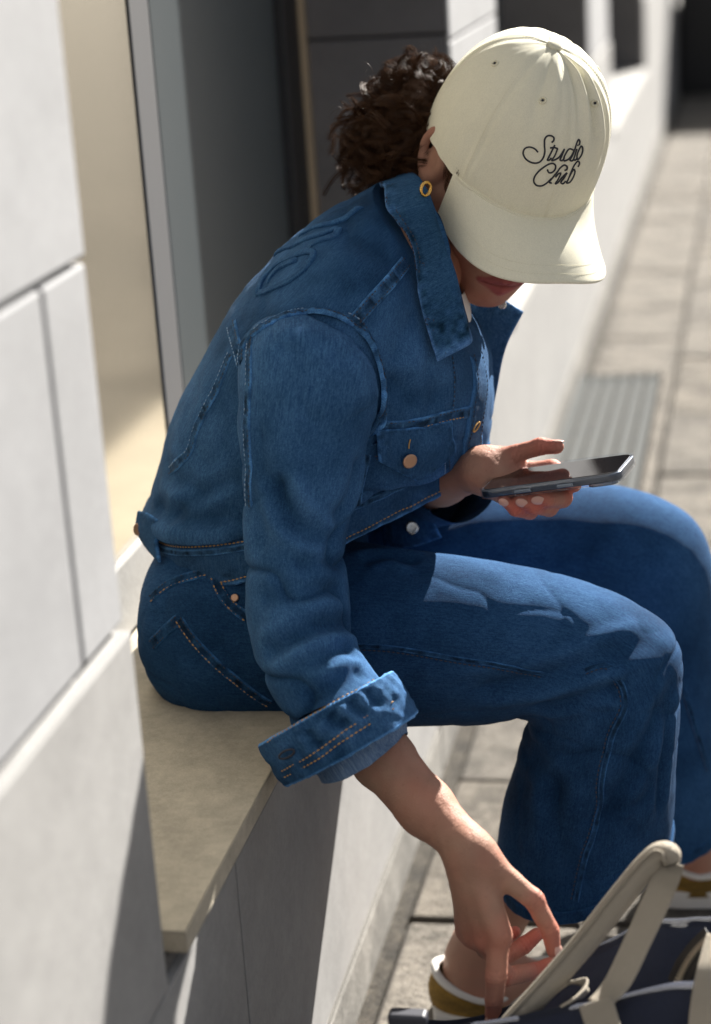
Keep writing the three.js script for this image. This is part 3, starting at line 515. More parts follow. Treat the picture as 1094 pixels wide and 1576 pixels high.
// lines on the clothes, in metres: seams, hems and folds
const LINES = {
  shoulder: [[0.0896, 0.8522, -1.7906], [0.1028, 0.8663, -1.8057], [0.1159, 0.8790, -1.8286], [0.1253, 0.8902, -1.8738]],
  backPanel: [[-0.0440, 0.8150, -1.8124], [-0.0578, 0.7861, -1.8100], [-0.0753, 0.7567, -1.8108], [-0.0874, 0.7346, -1.8130], [-0.0974, 0.7118, -1.8120], [-0.1264, 0.6862, -1.8421]],
  backYoke: [[-0.0490, 0.8374, -1.8437], [-0.0358, 0.8242, -1.8093], [-0.0276, 0.8097, -1.7933]],
  chestYoke: [[0.1012, 0.7448, -1.7958], [0.1194, 0.7412, -1.8080], [0.1422, 0.7399, -1.8261], [0.1641, 0.7392, -1.8520], [0.1882, 0.7330, -1.9034]],
  placket: [[0.1845, 0.7869, -1.9135], [0.1888, 0.7642, -1.9091], [0.1872, 0.7398, -1.8983], [0.1834, 0.7138, -1.8936], [0.1761, 0.6823, -1.9068], [0.1630, 0.6457, -1.9300]],
  placketFold: [[0.1697, 0.7961, -1.8635], [0.1715, 0.7712, -1.8568], [0.1687, 0.7442, -1.8579]],
  frontDart: [[0.1587, 0.6972, -1.8571], [0.1436, 0.6568, -1.8989], [0.1338, 0.6359, -1.8938]],
  frontDart2: [[0.0919, 0.7161, -1.7948], [0.0831, 0.6886, -1.7977], [0.0686, 0.6461, -1.8241]],
  hemFront: [[0.0694, 0.6389, -1.8250], [0.0986, 0.6349, -1.8537], [0.1244, 0.6359, -1.8806], [0.1480, 0.6414, -1.9096], [0.1652, 0.6470, -1.9347]],
  bandTop: [[-0.1672, 0.6251, -1.8643], [-0.1352, 0.6269, -1.8129], [-0.1043, 0.6279, -1.7901], [-0.0728, 0.6353, -1.7769], [-0.0358, 0.6466, -1.7726]],
  bandBottom: [[-0.1447, 0.5785, -1.8406], [-0.1042, 0.5864, -1.8003], [-0.0715, 0.5928, -1.7834], [-0.0404, 0.6001, -1.7757]],
  jf1: [[-0.1539, 0.6465, -1.8603], [-0.1185, 0.6466, -1.8213], [-0.0750, 0.6502, -1.7898], [-0.0377, 0.6569, -1.7783]],
  jf2: [[-0.1360, 0.6355, -1.8206], [-0.0893, 0.6693, -1.7986], [-0.0322, 0.7033, -1.7767]],
  jf3: [[0.1121, 0.7976, -1.7953], [0.1299, 0.7762, -1.8144], [0.1596, 0.7559, -1.8447]],
  jf4: [[0.1378, 0.8522, -1.8496], [0.1275, 0.8270, -1.8189], [0.1185, 0.8064, -1.7984]],
  jf5: [[-0.1418, 0.6938, -1.8728], [-0.0976, 0.6821, -1.8081], [-0.0639, 0.6736, -1.7813]],
  jf6: [[0.0426, 0.9304, -1.8928], [0.0898, 0.9115, -1.8482], [0.1184, 0.8951, -1.8630]],
  jf7: [[0.0805, 0.6624, -1.8162], [0.1117, 0.6576, -1.8633], [0.1517, 0.6574, -1.9084]],
  jf8: [[0.1461, 0.8003, -1.8213], [0.1534, 0.7696, -1.8384], [0.1549, 0.7484, -1.8385]],
  em1: [[-0.0210, 0.8675, -1.8485], [-0.0164, 0.8808, -1.8724], [0.0072, 0.8979, -1.8625], [0.0313, 0.9081, -1.8471], [0.0430, 0.9087, -1.8356], [0.0375, 0.8989, -1.8276], [0.0193, 0.8848, -1.8234], [-0.0073, 0.8721, -1.8374], [-0.0210, 0.8675, -1.8485]],
  em2: [[-0.0163, 0.8936, -1.9153], [0.0180, 0.9117, -1.8779], [0.0489, 0.9230, -1.8608], [0.0616, 0.9274, -1.8703]],
  em2b: [[0.0616, 0.9274, -1.8703], [0.0591, 0.9211, -1.8489], [0.0362, 0.9138, -1.8502]],
  em3: [[0.0136, 0.9148, -1.9043], [0.0519, 0.9292, -1.8797], [0.0706, 0.9370, -1.8875], [0.0797, 0.9429, -1.8969]],
  em4: [[0.0607, 0.9431, -1.9387], [0.0820, 0.9505, -1.9212]],
  em5: [[-0.0127, 0.8763, -1.8556], [-0.0001, 0.8900, -1.8573], [0.0228, 0.9005, -1.8474]],
  sleeveBack: [[-0.0058, 0.8481, -1.7606], [-0.0025, 0.8257, -1.7277], [-0.0052, 0.7895, -1.7217], [-0.0065, 0.7415, -1.7112], [-0.0081, 0.6921, -1.7040]],
  sf1: [[0.0624, 0.6510, -1.7106], [0.0464, 0.6734, -1.6926], [0.0324, 0.6997, -1.6908], [0.0246, 0.7342, -1.6925]],
  sf2: [[0.0843, 0.5709, -1.6987], [0.0710, 0.5932, -1.6518], [0.0449, 0.5874, -1.6280], [0.0136, 0.5674, -1.6327]],
  sf3: [[0.0812, 0.6079, -1.7099], [0.0625, 0.6255, -1.6726], [0.0336, 0.6201, -1.6602], [0.0090, 0.6147, -1.6565]],
  sf4: [[0.0985, 0.5678, -1.6545], [0.0792, 0.5734, -1.6211], [0.0470, 0.5582, -1.6095]],
  sf5: [[0.1095, 0.5575, -1.6327], [0.0877, 0.5516, -1.6028], [0.0554, 0.5421, -1.5993]],
  sf6: [[0.0962, 0.7341, -1.7451], [0.0827, 0.6964, -1.7311], [0.0731, 0.6720, -1.7026]],
  sf7: [[0.0093, 0.7802, -1.7087], [0.0105, 0.7085, -1.6932], [0.0063, 0.6372, -1.6748]],
  sf8: [[0.0238, 0.8456, -1.7213], [0.0560, 0.8290, -1.7111], [0.1048, 0.8092, -1.7378]],
  sf9: [[0.0757, 0.6245, -1.7298], [0.0627, 0.6456, -1.6779], [0.0408, 0.6463, -1.6647]],
  sideSeam: [[0.0724, 0.5270, -1.7636], [0.1081, 0.5232, -1.7692], [0.1653, 0.5124, -1.7726], [0.2240, 0.5019, -1.7770], [0.2585, 0.4906, -1.7890]],
  kneeFold: [[0.1698, 0.4728, -1.7736], [0.2340, 0.4846, -1.7855], [0.2655, 0.4911, -1.7897], [0.3124, 0.5021, -1.8024], [0.3695, 0.5110, -1.8395]],
  kneeFold2: [[0.2359, 0.4492, -1.7923], [0.2812, 0.4641, -1.7931], [0.3168, 0.4736, -1.7957], [0.3380, 0.4702, -1.7933]],
  kneeSeam: [[0.2984, 0.4938, -1.7899], [0.3174, 0.4977, -1.7949], [0.3331, 0.4804, -1.7936], [0.3379, 0.4572, -1.7909], [0.3260, 0.4300, -1.7881], [0.3160, 0.3935, -1.7818], [0.3064, 0.3330, -1.7866], [0.2924, 0.2835, -1.7818], [0.2836, 0.2415, -1.7787]],
  shinFold1: [[0.3855, 0.4771, -1.8339], [0.3628, 0.4331, -1.8084], [0.3342, 0.3743, -1.7931], [0.3044, 0.3138, -1.7811]],
  shinFold2: [[0.3366, 0.4560, -1.7905], [0.3036, 0.4041, -1.7934], [0.2729, 0.3702, -1.7973], [0.2467, 0.3177, -1.7977]],
  shinFold3: [[0.3792, 0.4610, -1.8247], [0.3721, 0.3984, -1.8206], [0.3655, 0.3089, -1.8237]],
  shinFold4: [[0.2284, 0.3956, -1.8657], [0.2610, 0.3672, -1.8027], [0.2669, 0.2809, -1.7844]],
  hemR: [[0.2033, 0.2513, -1.8343], [0.2222, 0.2337, -1.8091], [0.2501, 0.2248, -1.7867], [0.2861, 0.2345, -1.7779], [0.3256, 0.2507, -1.7873], [0.3571, 0.2613, -1.8169], [0.3635, 0.1379, -2.0931]],
  pocketTop: [[-0.1406, 0.5216, -1.7714], [-0.1266, 0.5355, -1.7659], [-0.1078, 0.5522, -1.7636]],
  pocketSide: [[-0.1063, 0.5524, -1.7632], [-0.0872, 0.5320, -1.7515], [-0.0630, 0.5066, -1.7493], [-0.0398, 0.4813, -1.7564], [-0.0208, 0.4615, -1.7667]],
  yokeSeam: [[-0.1444, 0.5633, -1.7925], [-0.1219, 0.5805, -1.7928], [-0.0945, 0.5897, -1.7915], [-0.0647, 0.5937, -1.7966]],
  frontPocket: [[-0.0739, 0.5912, -1.7918], [-0.0642, 0.5773, -1.7764], [-0.0523, 0.5663, -1.7689], [-0.0344, 0.5545, -1.7639]],
  farSeam: [[0.3817, 0.3383, -2.1094], [0.3944, 0.2869, -2.1146], [0.4087, 0.2283, -2.1246]],
  lapF: [[0.0646, 0.5874, -1.8327], [0.0955, 0.5851, -1.8553], [0.1307, 0.5854, -1.8473]],
  cuffTop: [[0.0242, 0.5017, -1.5887], [0.0448, 0.5183, -1.5794], [0.0630, 0.5298, -1.5779], [0.0824, 0.5409, -1.5815], [0.1008, 0.5491, -1.5914], [0.1241, 0.5557, -1.6131]],
  cuffA: [[0.0364, 0.4747, -1.5854], [0.0747, 0.5034, -1.5686], [0.1090, 0.5266, -1.5762], [0.1399, 0.5369, -1.6068]],
  cuffB: [[0.0382, 0.4678, -1.5862], [0.0763, 0.4963, -1.5674], [0.1093, 0.5195, -1.5723], [0.1426, 0.5319, -1.6036]],
  cuffHole: [[0.0355, 0.4866, -1.5826], [0.0450, 0.4973, -1.5770], [0.0591, 0.5090, -1.5724]],
  cw1: [[0.0645, 0.5224, -1.5744], [0.0738, 0.5118, -1.5728], [0.0828, 0.5097, -1.5695]],
  cw2: [[0.0856, 0.5375, -1.5793], [0.0943, 0.5280, -1.5780], [0.1066, 0.5311, -1.5774]],
  cw3: [[0.1051, 0.5471, -1.5903], [0.1111, 0.5383, -1.5875], [0.1245, 0.5355, -1.5858]],
  cw4: [[0.1190, 0.5530, -1.6012], [0.1226, 0.5429, -1.5979], [0.1340, 0.5397, -1.6001]],
  armFront: [[0.0902, 0.8497, -1.7901], [0.0977, 0.8393, -1.7905], [0.1040, 0.8278, -1.7904], [0.1082, 0.8148, -1.7909], [0.1106, 0.7999, -1.7938], [0.1112, 0.7844, -1.7964], [0.1105, 0.7698, -1.7951], [0.1073, 0.7548, -1.7974], [0.1026, 0.7404, -1.7975], [0.0969, 0.7265, -1.7954]],
  armTop: [[-0.0133, 0.8247, -1.7424], [-0.0143, 0.8333, -1.7539], [-0.0076, 0.8440, -1.7564], [0.0044, 0.8536, -1.7522], [0.0153, 0.8583, -1.7611], [0.0291, 0.8621, -1.7711], [0.0411, 0.8612, -1.7882], [0.0575, 0.8620, -1.7860], [0.0732, 0.8586, -1.7860], [0.0839, 0.8541, -1.7880], [0.0908, 0.8491, -1.7902]],
};
// sheets of cloth, in metres: rows of points
const COLLAR = [
  [[0.1209, 0.9604, -1.9850], [0.1353, 0.9592, -1.9300], [0.1525, 0.9454, -1.8920], [0.1655, 0.9169, -1.8700], [0.1775, 0.8754, -1.8580], [0.1882, 0.8113, -1.8620]],
  [[0.0978, 0.9566, -1.9800], [0.1194, 0.9627, -1.9275], [0.1349, 0.9495, -1.8860], [0.1465, 0.9128, -1.8690], [0.1614, 0.8688, -1.8420], [0.1740, 0.8108, -1.8350]],
  [[0.0703, 0.9444, -1.9950], [0.0994, 0.9580, -1.9450], [0.1134, 0.9453, -1.9000], [0.1234, 0.8999, -1.8880], [0.1416, 0.8529, -1.8460], [0.1566, 0.8004, -1.8280]],
];
const LAPEL_FAR = [
  [[0.1550, 0.8223, -1.9850], [0.1771, 0.8269, -2.0000], [0.1997, 0.8229, -2.0100], [0.2227, 0.8063, -2.0200]],
  [[0.1527, 0.7735, -1.9850], [0.1726, 0.7720, -1.9900], [0.1885, 0.7693, -2.0000], [0.2038, 0.7693, -2.0050]],
  [[0.1508, 0.7181, -1.9800], [0.1674, 0.7166, -1.9850], [0.1806, 0.7137, -1.9900], [0.1903, 0.7123, -1.9950]],
  [[0.1395, 0.6278, -1.9800], [0.1501, 0.6278, -1.9800], [0.1613, 0.6262, -1.9850], [0.1748, 0.6284, -1.9850]],
];
const FAR_TAB = [
  [[0.0698, 0.5958, -1.9850], [0.0918, 0.6005, -1.9800], [0.1156, 0.6050, -1.9800]],
  [[0.0668, 0.5781, -1.9800], [0.0959, 0.5853, -1.9720], [0.1227, 0.5874, -1.9750]],
  [[0.0632, 0.5568, -1.9850], [0.0948, 0.5564, -1.9780], [0.1294, 0.5664, -1.9800]],
];
const WAIST_TAB = [
  [[-0.1722, 0.6349, -1.8650], [-0.1557, 0.6387, -1.8450], [-0.1408, 0.6366, -1.8300]],
  [[-0.1758, 0.6139, -1.8650], [-0.1579, 0.6161, -1.8400], [-0.1419, 0.6138, -1.8240]],
  [[-0.1651, 0.5983, -1.8580], [-0.1509, 0.5967, -1.8340], [-0.1393, 0.5939, -1.8180]],
];
const TEE = [
  [0.1504, 0.8856, -1.9550, 0.0193, -0.0448, -0.0000, 0.0000, 0.0000, 0.0500],
  [0.1523, 0.8703, -1.9550, 0.0218, -0.0501, 0.0000, 0.0000, 0.0000, 0.0540],
  [0.1526, 0.8472, -1.9550, 0.0228, -0.0599, 0.0000, 0.0000, 0.0000, 0.0580],
];
const SLEEVE_L = [[0.0645, 0.8137, -2.1000], [0.0466, 0.7172, -2.1600], [0.0359, 0.5984, -2.1900], [0.0819, 0.5901, -2.1000], [0.1294, 0.6289, -2.0000], [0.1495, 0.6434, -1.9650]];
// bag, hair and foot points, in metres
const BAG_FRONT = [[0.1306, 0.2955, -1.4400], [0.1770, 0.3018, -1.4400], [0.2228, 0.3093, -1.4400], [0.2681, 0.3198, -1.4400], [0.3073, 0.3324, -1.4400], [0.3568, 0.3455, -1.4400], [0.4108, 0.3611, -1.4400], [0.4743, 0.3734, -1.4400], [0.5469, 0.3775, -1.4400]];
const BAG_BACK = [[0.1602, 0.2527, -1.5250], [0.1965, 0.2571, -1.5250], [0.2327, 0.2675, -1.5250], [0.2689, 0.2912, -1.5250], [0.2989, 0.3169, -1.5250], [0.3341, 0.3450, -1.5250], [0.3742, 0.3665, -1.5250], [0.4270, 0.3730, -1.5250], [0.4855, 0.3734, -1.5250]];
const GRIP = [[0.2270, 0.2593, -1.4550], [0.2502, 0.2890, -1.4620], [0.2817, 0.3248, -1.4700], [0.3214, 0.3721, -1.4800], [0.3552, 0.4180, -1.4850], [0.3764, 0.4457, -1.4870], [0.3875, 0.4565, -1.4860], [0.3941, 0.4571, -1.4830], [0.3963, 0.4508, -1.4790]];
const STRAP = [[0.3964, 0.4533, -1.4790], [0.3943, 0.4463, -1.4760], [0.3878, 0.4311, -1.4720], [0.3698, 0.3915, -1.4620], [0.3512, 0.3558, -1.4450], [0.3359, 0.3430, -1.4280]];
const STRAP_LOW = [[0.3340, 0.3491, -1.4260], [0.3412, 0.3335, -1.4120], [0.3506, 0.2998, -1.3980], [0.3584, 0.2619, -1.3900]];
const STRAP_RIGHT = [[0.4413, 0.3905, -1.4700], [0.4333, 0.3741, -1.4350], [0.4284, 0.3495, -1.4150], [0.4254, 0.3008, -1.3950]];
const LOOP = [[0.2848, 0.3153, -1.4700], [0.2970, 0.3259, -1.4750], [0.3091, 0.3319, -1.4800], [0.3197, 0.3317, -1.4750], [0.3153, 0.3305, -1.4600], [0.3005, 0.3244, -1.4500]];
const ZIP = [[0.4280, 0.3811, -1.4850], [0.4192, 0.3718, -1.4840], [0.4093, 0.3580, -1.4820], [0.4016, 0.3423, -1.4800], [0.3972, 0.3305, -1.4760]];
const BUCKLE = [[0.1579, 0.3256, -1.4200], [0.1918, 0.3278, -1.4200]];
const HAIR_BLOBS = [[0.1424, 1.0294, -2.0250, 0.0280], [0.1217, 1.0362, -2.0250, 0.0330], [0.0982, 1.0212, -2.0250, 0.0340], [0.0776, 0.9992, -2.0250, 0.0320], [0.0635, 0.9726, -2.0250, 0.0280], [0.0821, 0.9659, -2.0200, 0.0300], [0.1067, 0.9755, -2.0130, 0.0360], [0.1333, 0.9936, -2.0110, 0.0320], [0.0899, 0.9944, -2.0170, 0.0360], [0.1182, 1.0100, -2.0170, 0.0360], [0.0666, 0.9534, -2.0250, 0.0180], [0.0607, 0.9944, -2.0250, 0.0200], [0.1057, 0.9567, -2.0130, 0.0220], [0.1288, 0.9792, -2.0050, 0.0220]];
const HAIR_ROOT = [0.1450, 1.0260, -2.0250];
const EARRING = [0.1459, 0.9589, -1.8930];

// ------------------------------------------------------------------ cloth
const DENIM_TILE = 0.2;
function denimTex() {
  const n = 1024, yarn = new Float32Array(n), slub = [];
  const val = (x, y) => {
    const col = Math.floor(x / 3), row = Math.floor(y / 3);
    const sl = wrapNoise(x / 4, y / 16, 256, 3) * 0.6 + wrapNoise(x / 4, y / 64, 256, 4) * 0.4;
    const grain = hash3(col, row, 9) * 0.6 + wrapNoise(x / 8, y / 8, 128, 12) * 0.4;
    const tw = ((x + y * 0.5) % 6) / 6, twill = Math.sin(tw * 2 * Math.PI) * 0.5 + 0.5;
    return { sl, grain, twill };
  };
  const map = dataTex(n, (x, y) => {
    const { sl, grain, twill } = val(x, y), v = 0.50 + (sl - 0.5) * 0.42 + (grain - 0.5) * 0.55 + (twill - 0.5) * 0.2;
    const t = clamp(v); return [mix(0.42, 1.0, t), mix(0.52, 1.0, t), mix(0.64, 1.0, t)];
  }, true, 1 / DENIM_TILE);
  const bump = dataTex(n, (x, y) => { const { sl, grain, twill } = val(x, y), v = 0.5 + (sl - 0.5) * 0.5 + (grain - 0.5) * 0.4 + (twill - 0.5) * 0.5; return [v, v, v]; }, false, 1 / DENIM_TILE);
  return { map, bump };
}
const denim = denimTex();
const denimMat = (c, o = {}) => new THREE.MeshPhysicalMaterial({ color: c, map: denim.map, bumpMap: denim.bump, bumpScale: 0.0003, roughness: 0.95, specularIntensity: 0.25, vertexColors: true, ...o });
M.jacket = denimMat(lin(0.066, 0.170, 0.320));
M.jeans = denimMat(lin(0.031, 0.100, 0.208));
M.inner = denimMat(lin(0.30, 0.40, 0.55));
M.threadGold = new THREE.MeshStandardMaterial({ color: lin(0.50, 0.29, 0.09), roughness: 0.8 });
M.threadDark = new THREE.MeshStandardMaterial({ color: lin(0.035, 0.04, 0.06), roughness: 0.8 });
M.threadPale = new THREE.MeshStandardMaterial({ color: lin(0.22, 0.33, 0.48), roughness: 0.8 });
M.copper = new THREE.MeshStandardMaterial({ color: lin(0.52, 0.32, 0.22), roughness: 0.42, metalness: 0.85 });
M.silver = new THREE.MeshStandardMaterial({ color: lin(0.75, 0.75, 0.74), roughness: 0.25, metalness: 0.9 });

const washAndShade = (p, d, k = 1) => { const n = fbm(p.x * 11 + 3, p.y * 11, p.z * 11, 3), m = noise(p.x * 60, p.y * 60, p.z * 60), v = 1 + k * (0.66 * n + 0.15 * m + 0.25 * noise(p.x * 5, p.y * 5, p.z * 5)) + clamp(d * 55, -0.3, 0.5); const u = Math.max(v, 0.35); return [u ** 1.5, u ** 1.12, u]; };  // random fade, pale worn ridges, and shade put into the fold valleys
// folds given as lines in the room: [points, width, depth]; positive depth is a valley
function foldField(folds) {
  const segs = folds.map(([pts, w, d]) => ({ pts: bySpline(pts).getPoints(14), w, d }));
  return (p) => {
    let s = 0;
    for (const { pts, w, d } of segs) {
      let best = 1e9, tb = 0; for (let i = 0; i + 1 < pts.length; i++) { const a = pts[i], b = pts[i + 1], bx = b.x - a.x, by = b.y - a.y, bz = b.z - a.z, L = bx * bx + by * by + bz * bz, t = clamp(((p.x - a.x) * bx + (p.y - a.y) * by + (p.z - a.z) * bz) / L), q = (p.x - a.x - bx * t) ** 2 + (p.y - a.y - by * t) ** 2 + (p.z - a.z - bz * t) ** 2; if (q < best) { best = q; tb = (i + t) / (pts.length - 1); } }
      const r = Math.sqrt(best) / w; if (r > 4) continue;
      const e = smooth(0, 0.18, tb) * smooth(1, 0.82, tb); s += e * d * (-Math.exp(-1.25 * Math.pow(r, 1.35)) + 0.45 * Math.exp(-((r - 1.7) ** 2) * 1.6));
    }
    return s;
  };
}
const person = thing('person', 'seated person in a cream cap and blue denim jacket bent over a phone', 'person', [0.05, 0, -1.95]);


const L = LINES;
const lines = (...names) => names.filter(([n]) => L[n]?.length > 1).map(([n, w, d]) => [L[n], w, d]);
const seamColor = (a, arc, p) => { const n = noise(arc * 210, a * 2, p.x * 40), e = smooth(0.36, 0.46, Math.abs(a)), v = 0.74 + 0.62 * n + 2.0 * e * (0.7 + 0.5 * noise(arc * 90, 5, a)); return [v * 1.05, v, v * 0.96]; };
const edgeColor = (u, v, p) => { const e = Math.min(u, 1 - u, v, 1 - v), n = noise(p.x * 260, p.y * 260, p.z * 260), k = 0.85 + 0.25 * fbm(p.x * 40, p.y * 40, p.z * 40, 3) + 1.3 * smooth(0.045, 0.0, e) * (0.8 + 0.5 * n) + 0.3 * n * smooth(0.18, 0.05, e); return [k, k, k]; };
function button(name, pos, normal, r, mat, parent) {
  const prof = [[0, 0.0018], [r * 0.55, 0.0017], [r * 0.72, 0.0021], [r * 0.9, 0.0019], [r, 0.001], [r * 0.96, 0], [r * 0.4, -0.0006], [r * 0.35, -0.003]].map(([x, y]) => new THREE.Vector2(x, y));
  const g = new THREE.LatheGeometry(prof, 36); g.applyQuaternion(new THREE.Quaternion().setFromUnitVectors(V(0, 1, 0), normal)); g.translate(pos.x, pos.y, pos.z); return part(name, g, mat, parent);
}
// ------------------------------------------------------------------ jeans
{
  const folds = foldField([...lines(['kneeFold', 0.011, 0.011], ['kneeFold2', 0.009, 0.010], ['shinFold1', 0.010, 0.007], ['shinFold2', 0.011, 0.006], ['shinFold3', 0.008, 0.006], ['shinFold4', 0.014, 0.005], ['lapF', 0.010, 0.008])]);
  const bend = (p) => Math.exp(-((p.x - 0.30) ** 2 + (p.y - 0.44) ** 2) / 0.010) + 0.25 * Math.exp(-((p.x - 0.02) ** 2 + (p.y - 0.56) ** 2) / 0.012);
  const legDisp = (th, v, p) => 0.0034 * fbm(p.x * 8, p.y * 13, p.z * 9, 3) + 0.0010 * fbm(p.x * 40, p.y * 40, p.z * 40, 2) + folds(p) - (0.0008 + 0.0050 * bend(p)) * crease(p.x * 9 + p.y * 6, p.y * 15 - p.x * 5, p.z * 8, 7) - 0.0014 * crease(p.x * 22, p.y * 30, p.z * 14 + 5, 5);
  const legColor = (th, v, p, d) => { const c = washAndShade(p, d * 0.5, 0.8), top = 0.0 * (0.7 + 0.6 * fbm(p.x * 30, p.y * 30, p.z * 30, 3)); return c.map((q) => q * (1 + top)); };
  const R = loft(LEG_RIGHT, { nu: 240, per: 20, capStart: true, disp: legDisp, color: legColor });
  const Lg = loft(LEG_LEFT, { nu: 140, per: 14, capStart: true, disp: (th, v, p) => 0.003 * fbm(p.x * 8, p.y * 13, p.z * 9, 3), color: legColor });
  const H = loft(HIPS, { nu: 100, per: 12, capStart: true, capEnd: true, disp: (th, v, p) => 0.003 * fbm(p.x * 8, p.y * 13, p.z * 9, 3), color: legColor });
  const geo = mergeGeometries([R, Lg, H]), cl = new Cling(R, H, Lg);
  const jeans = part('jeans', geo, M.jeans, person, 'mid blue wide leg denim jeans');
  const bag = (mat) => ({ push: (...gs) => gs.forEach((g) => { if (!g) return; const q = g.index ? g.toNonIndexed() : g; q.deleteAttribute('color'); part('stitching', q, mat, jeans); }) }), gold = bag(M.threadGold), dark = bag(M.threadDark);
  const seam = (n, w, h, st, name = 'seam') => { const pa = cl.path(L[n], 0.0035); part(name, welt(pa, w, h, { color: seamColor, pucker: 0.45 }), M.jeans, jeans); for (const [o, pale] of st) (pale ? gold : dark).push(stitches(pa, o, h * 0.9)); };
  seam('sideSeam', 0.005, 0.0011, [[0.004, 0]]); seam('kneeSeam', 0.006, 0.0015, [[0.005, 0]]); seam('farSeam', 0.006, 0.0012, [[0.004, 0]]);
  seam('pocketTop', 0.013, 0.0016, [[-0.004, 0], [0.004, 0]], 'pocket_edge'); seam('pocketSide', 0.010, 0.0018, [[-0.003, 0], [0.0035, 1]], 'pocket_edge'); seam('yokeSeam', 0.011, 0.0016, [[-0.0035, 0], [0.0035, 1]]); seam('frontPocket', 0.011, 0.0020, [[-0.004, 1], [0.004, 1]], 'pocket_edge');
  { // hems of both legs: a turned-up band right round the opening
    const hem = (rings, n) => { const a = rings[rings.length - 1], b = rings[rings.length - 2], k = 0.26, up = a.map((q, i) => mix(q, b[i], k)), grow = (r, s) => r.map((q, i) => i < 3 ? q : q * s); return loft([grow(up, 1.012), grow(a.map((q, i) => mix(q, b[i], k * 0.5)), 1.02), grow(a, 1.016)], { nu: 200, per: 8, thick: 0.0035, disp: (th, v, p) => 0.0016 * fbm(p.x * 8, p.y * 13, p.z * 9, 3) + 0.0012 * noise(p.x * 120, p.y * 60, p.z * 120), color: (th, v, p) => { const q = 0.85 + 0.3 * noise(p.x * 150, p.y * 90, p.z * 150) + 0.5 * smooth(0.9, 1, v) + 0.25 * smooth(0.15, 0, v); return [q, q, q]; } }); };
    part('hem', hem(LEG_RIGHT), M.jeans, jeans); part('hem', hem(LEG_LEFT), M.jeans, jeans);
  }
  const rv = cl.at(V(-0.0481, 0.5770, -1.7668)); button('rivet', rv.p.clone().addScaledVector(rv.n, 0.0016), rv.n, 0.0042, M.copper, jeans);
}
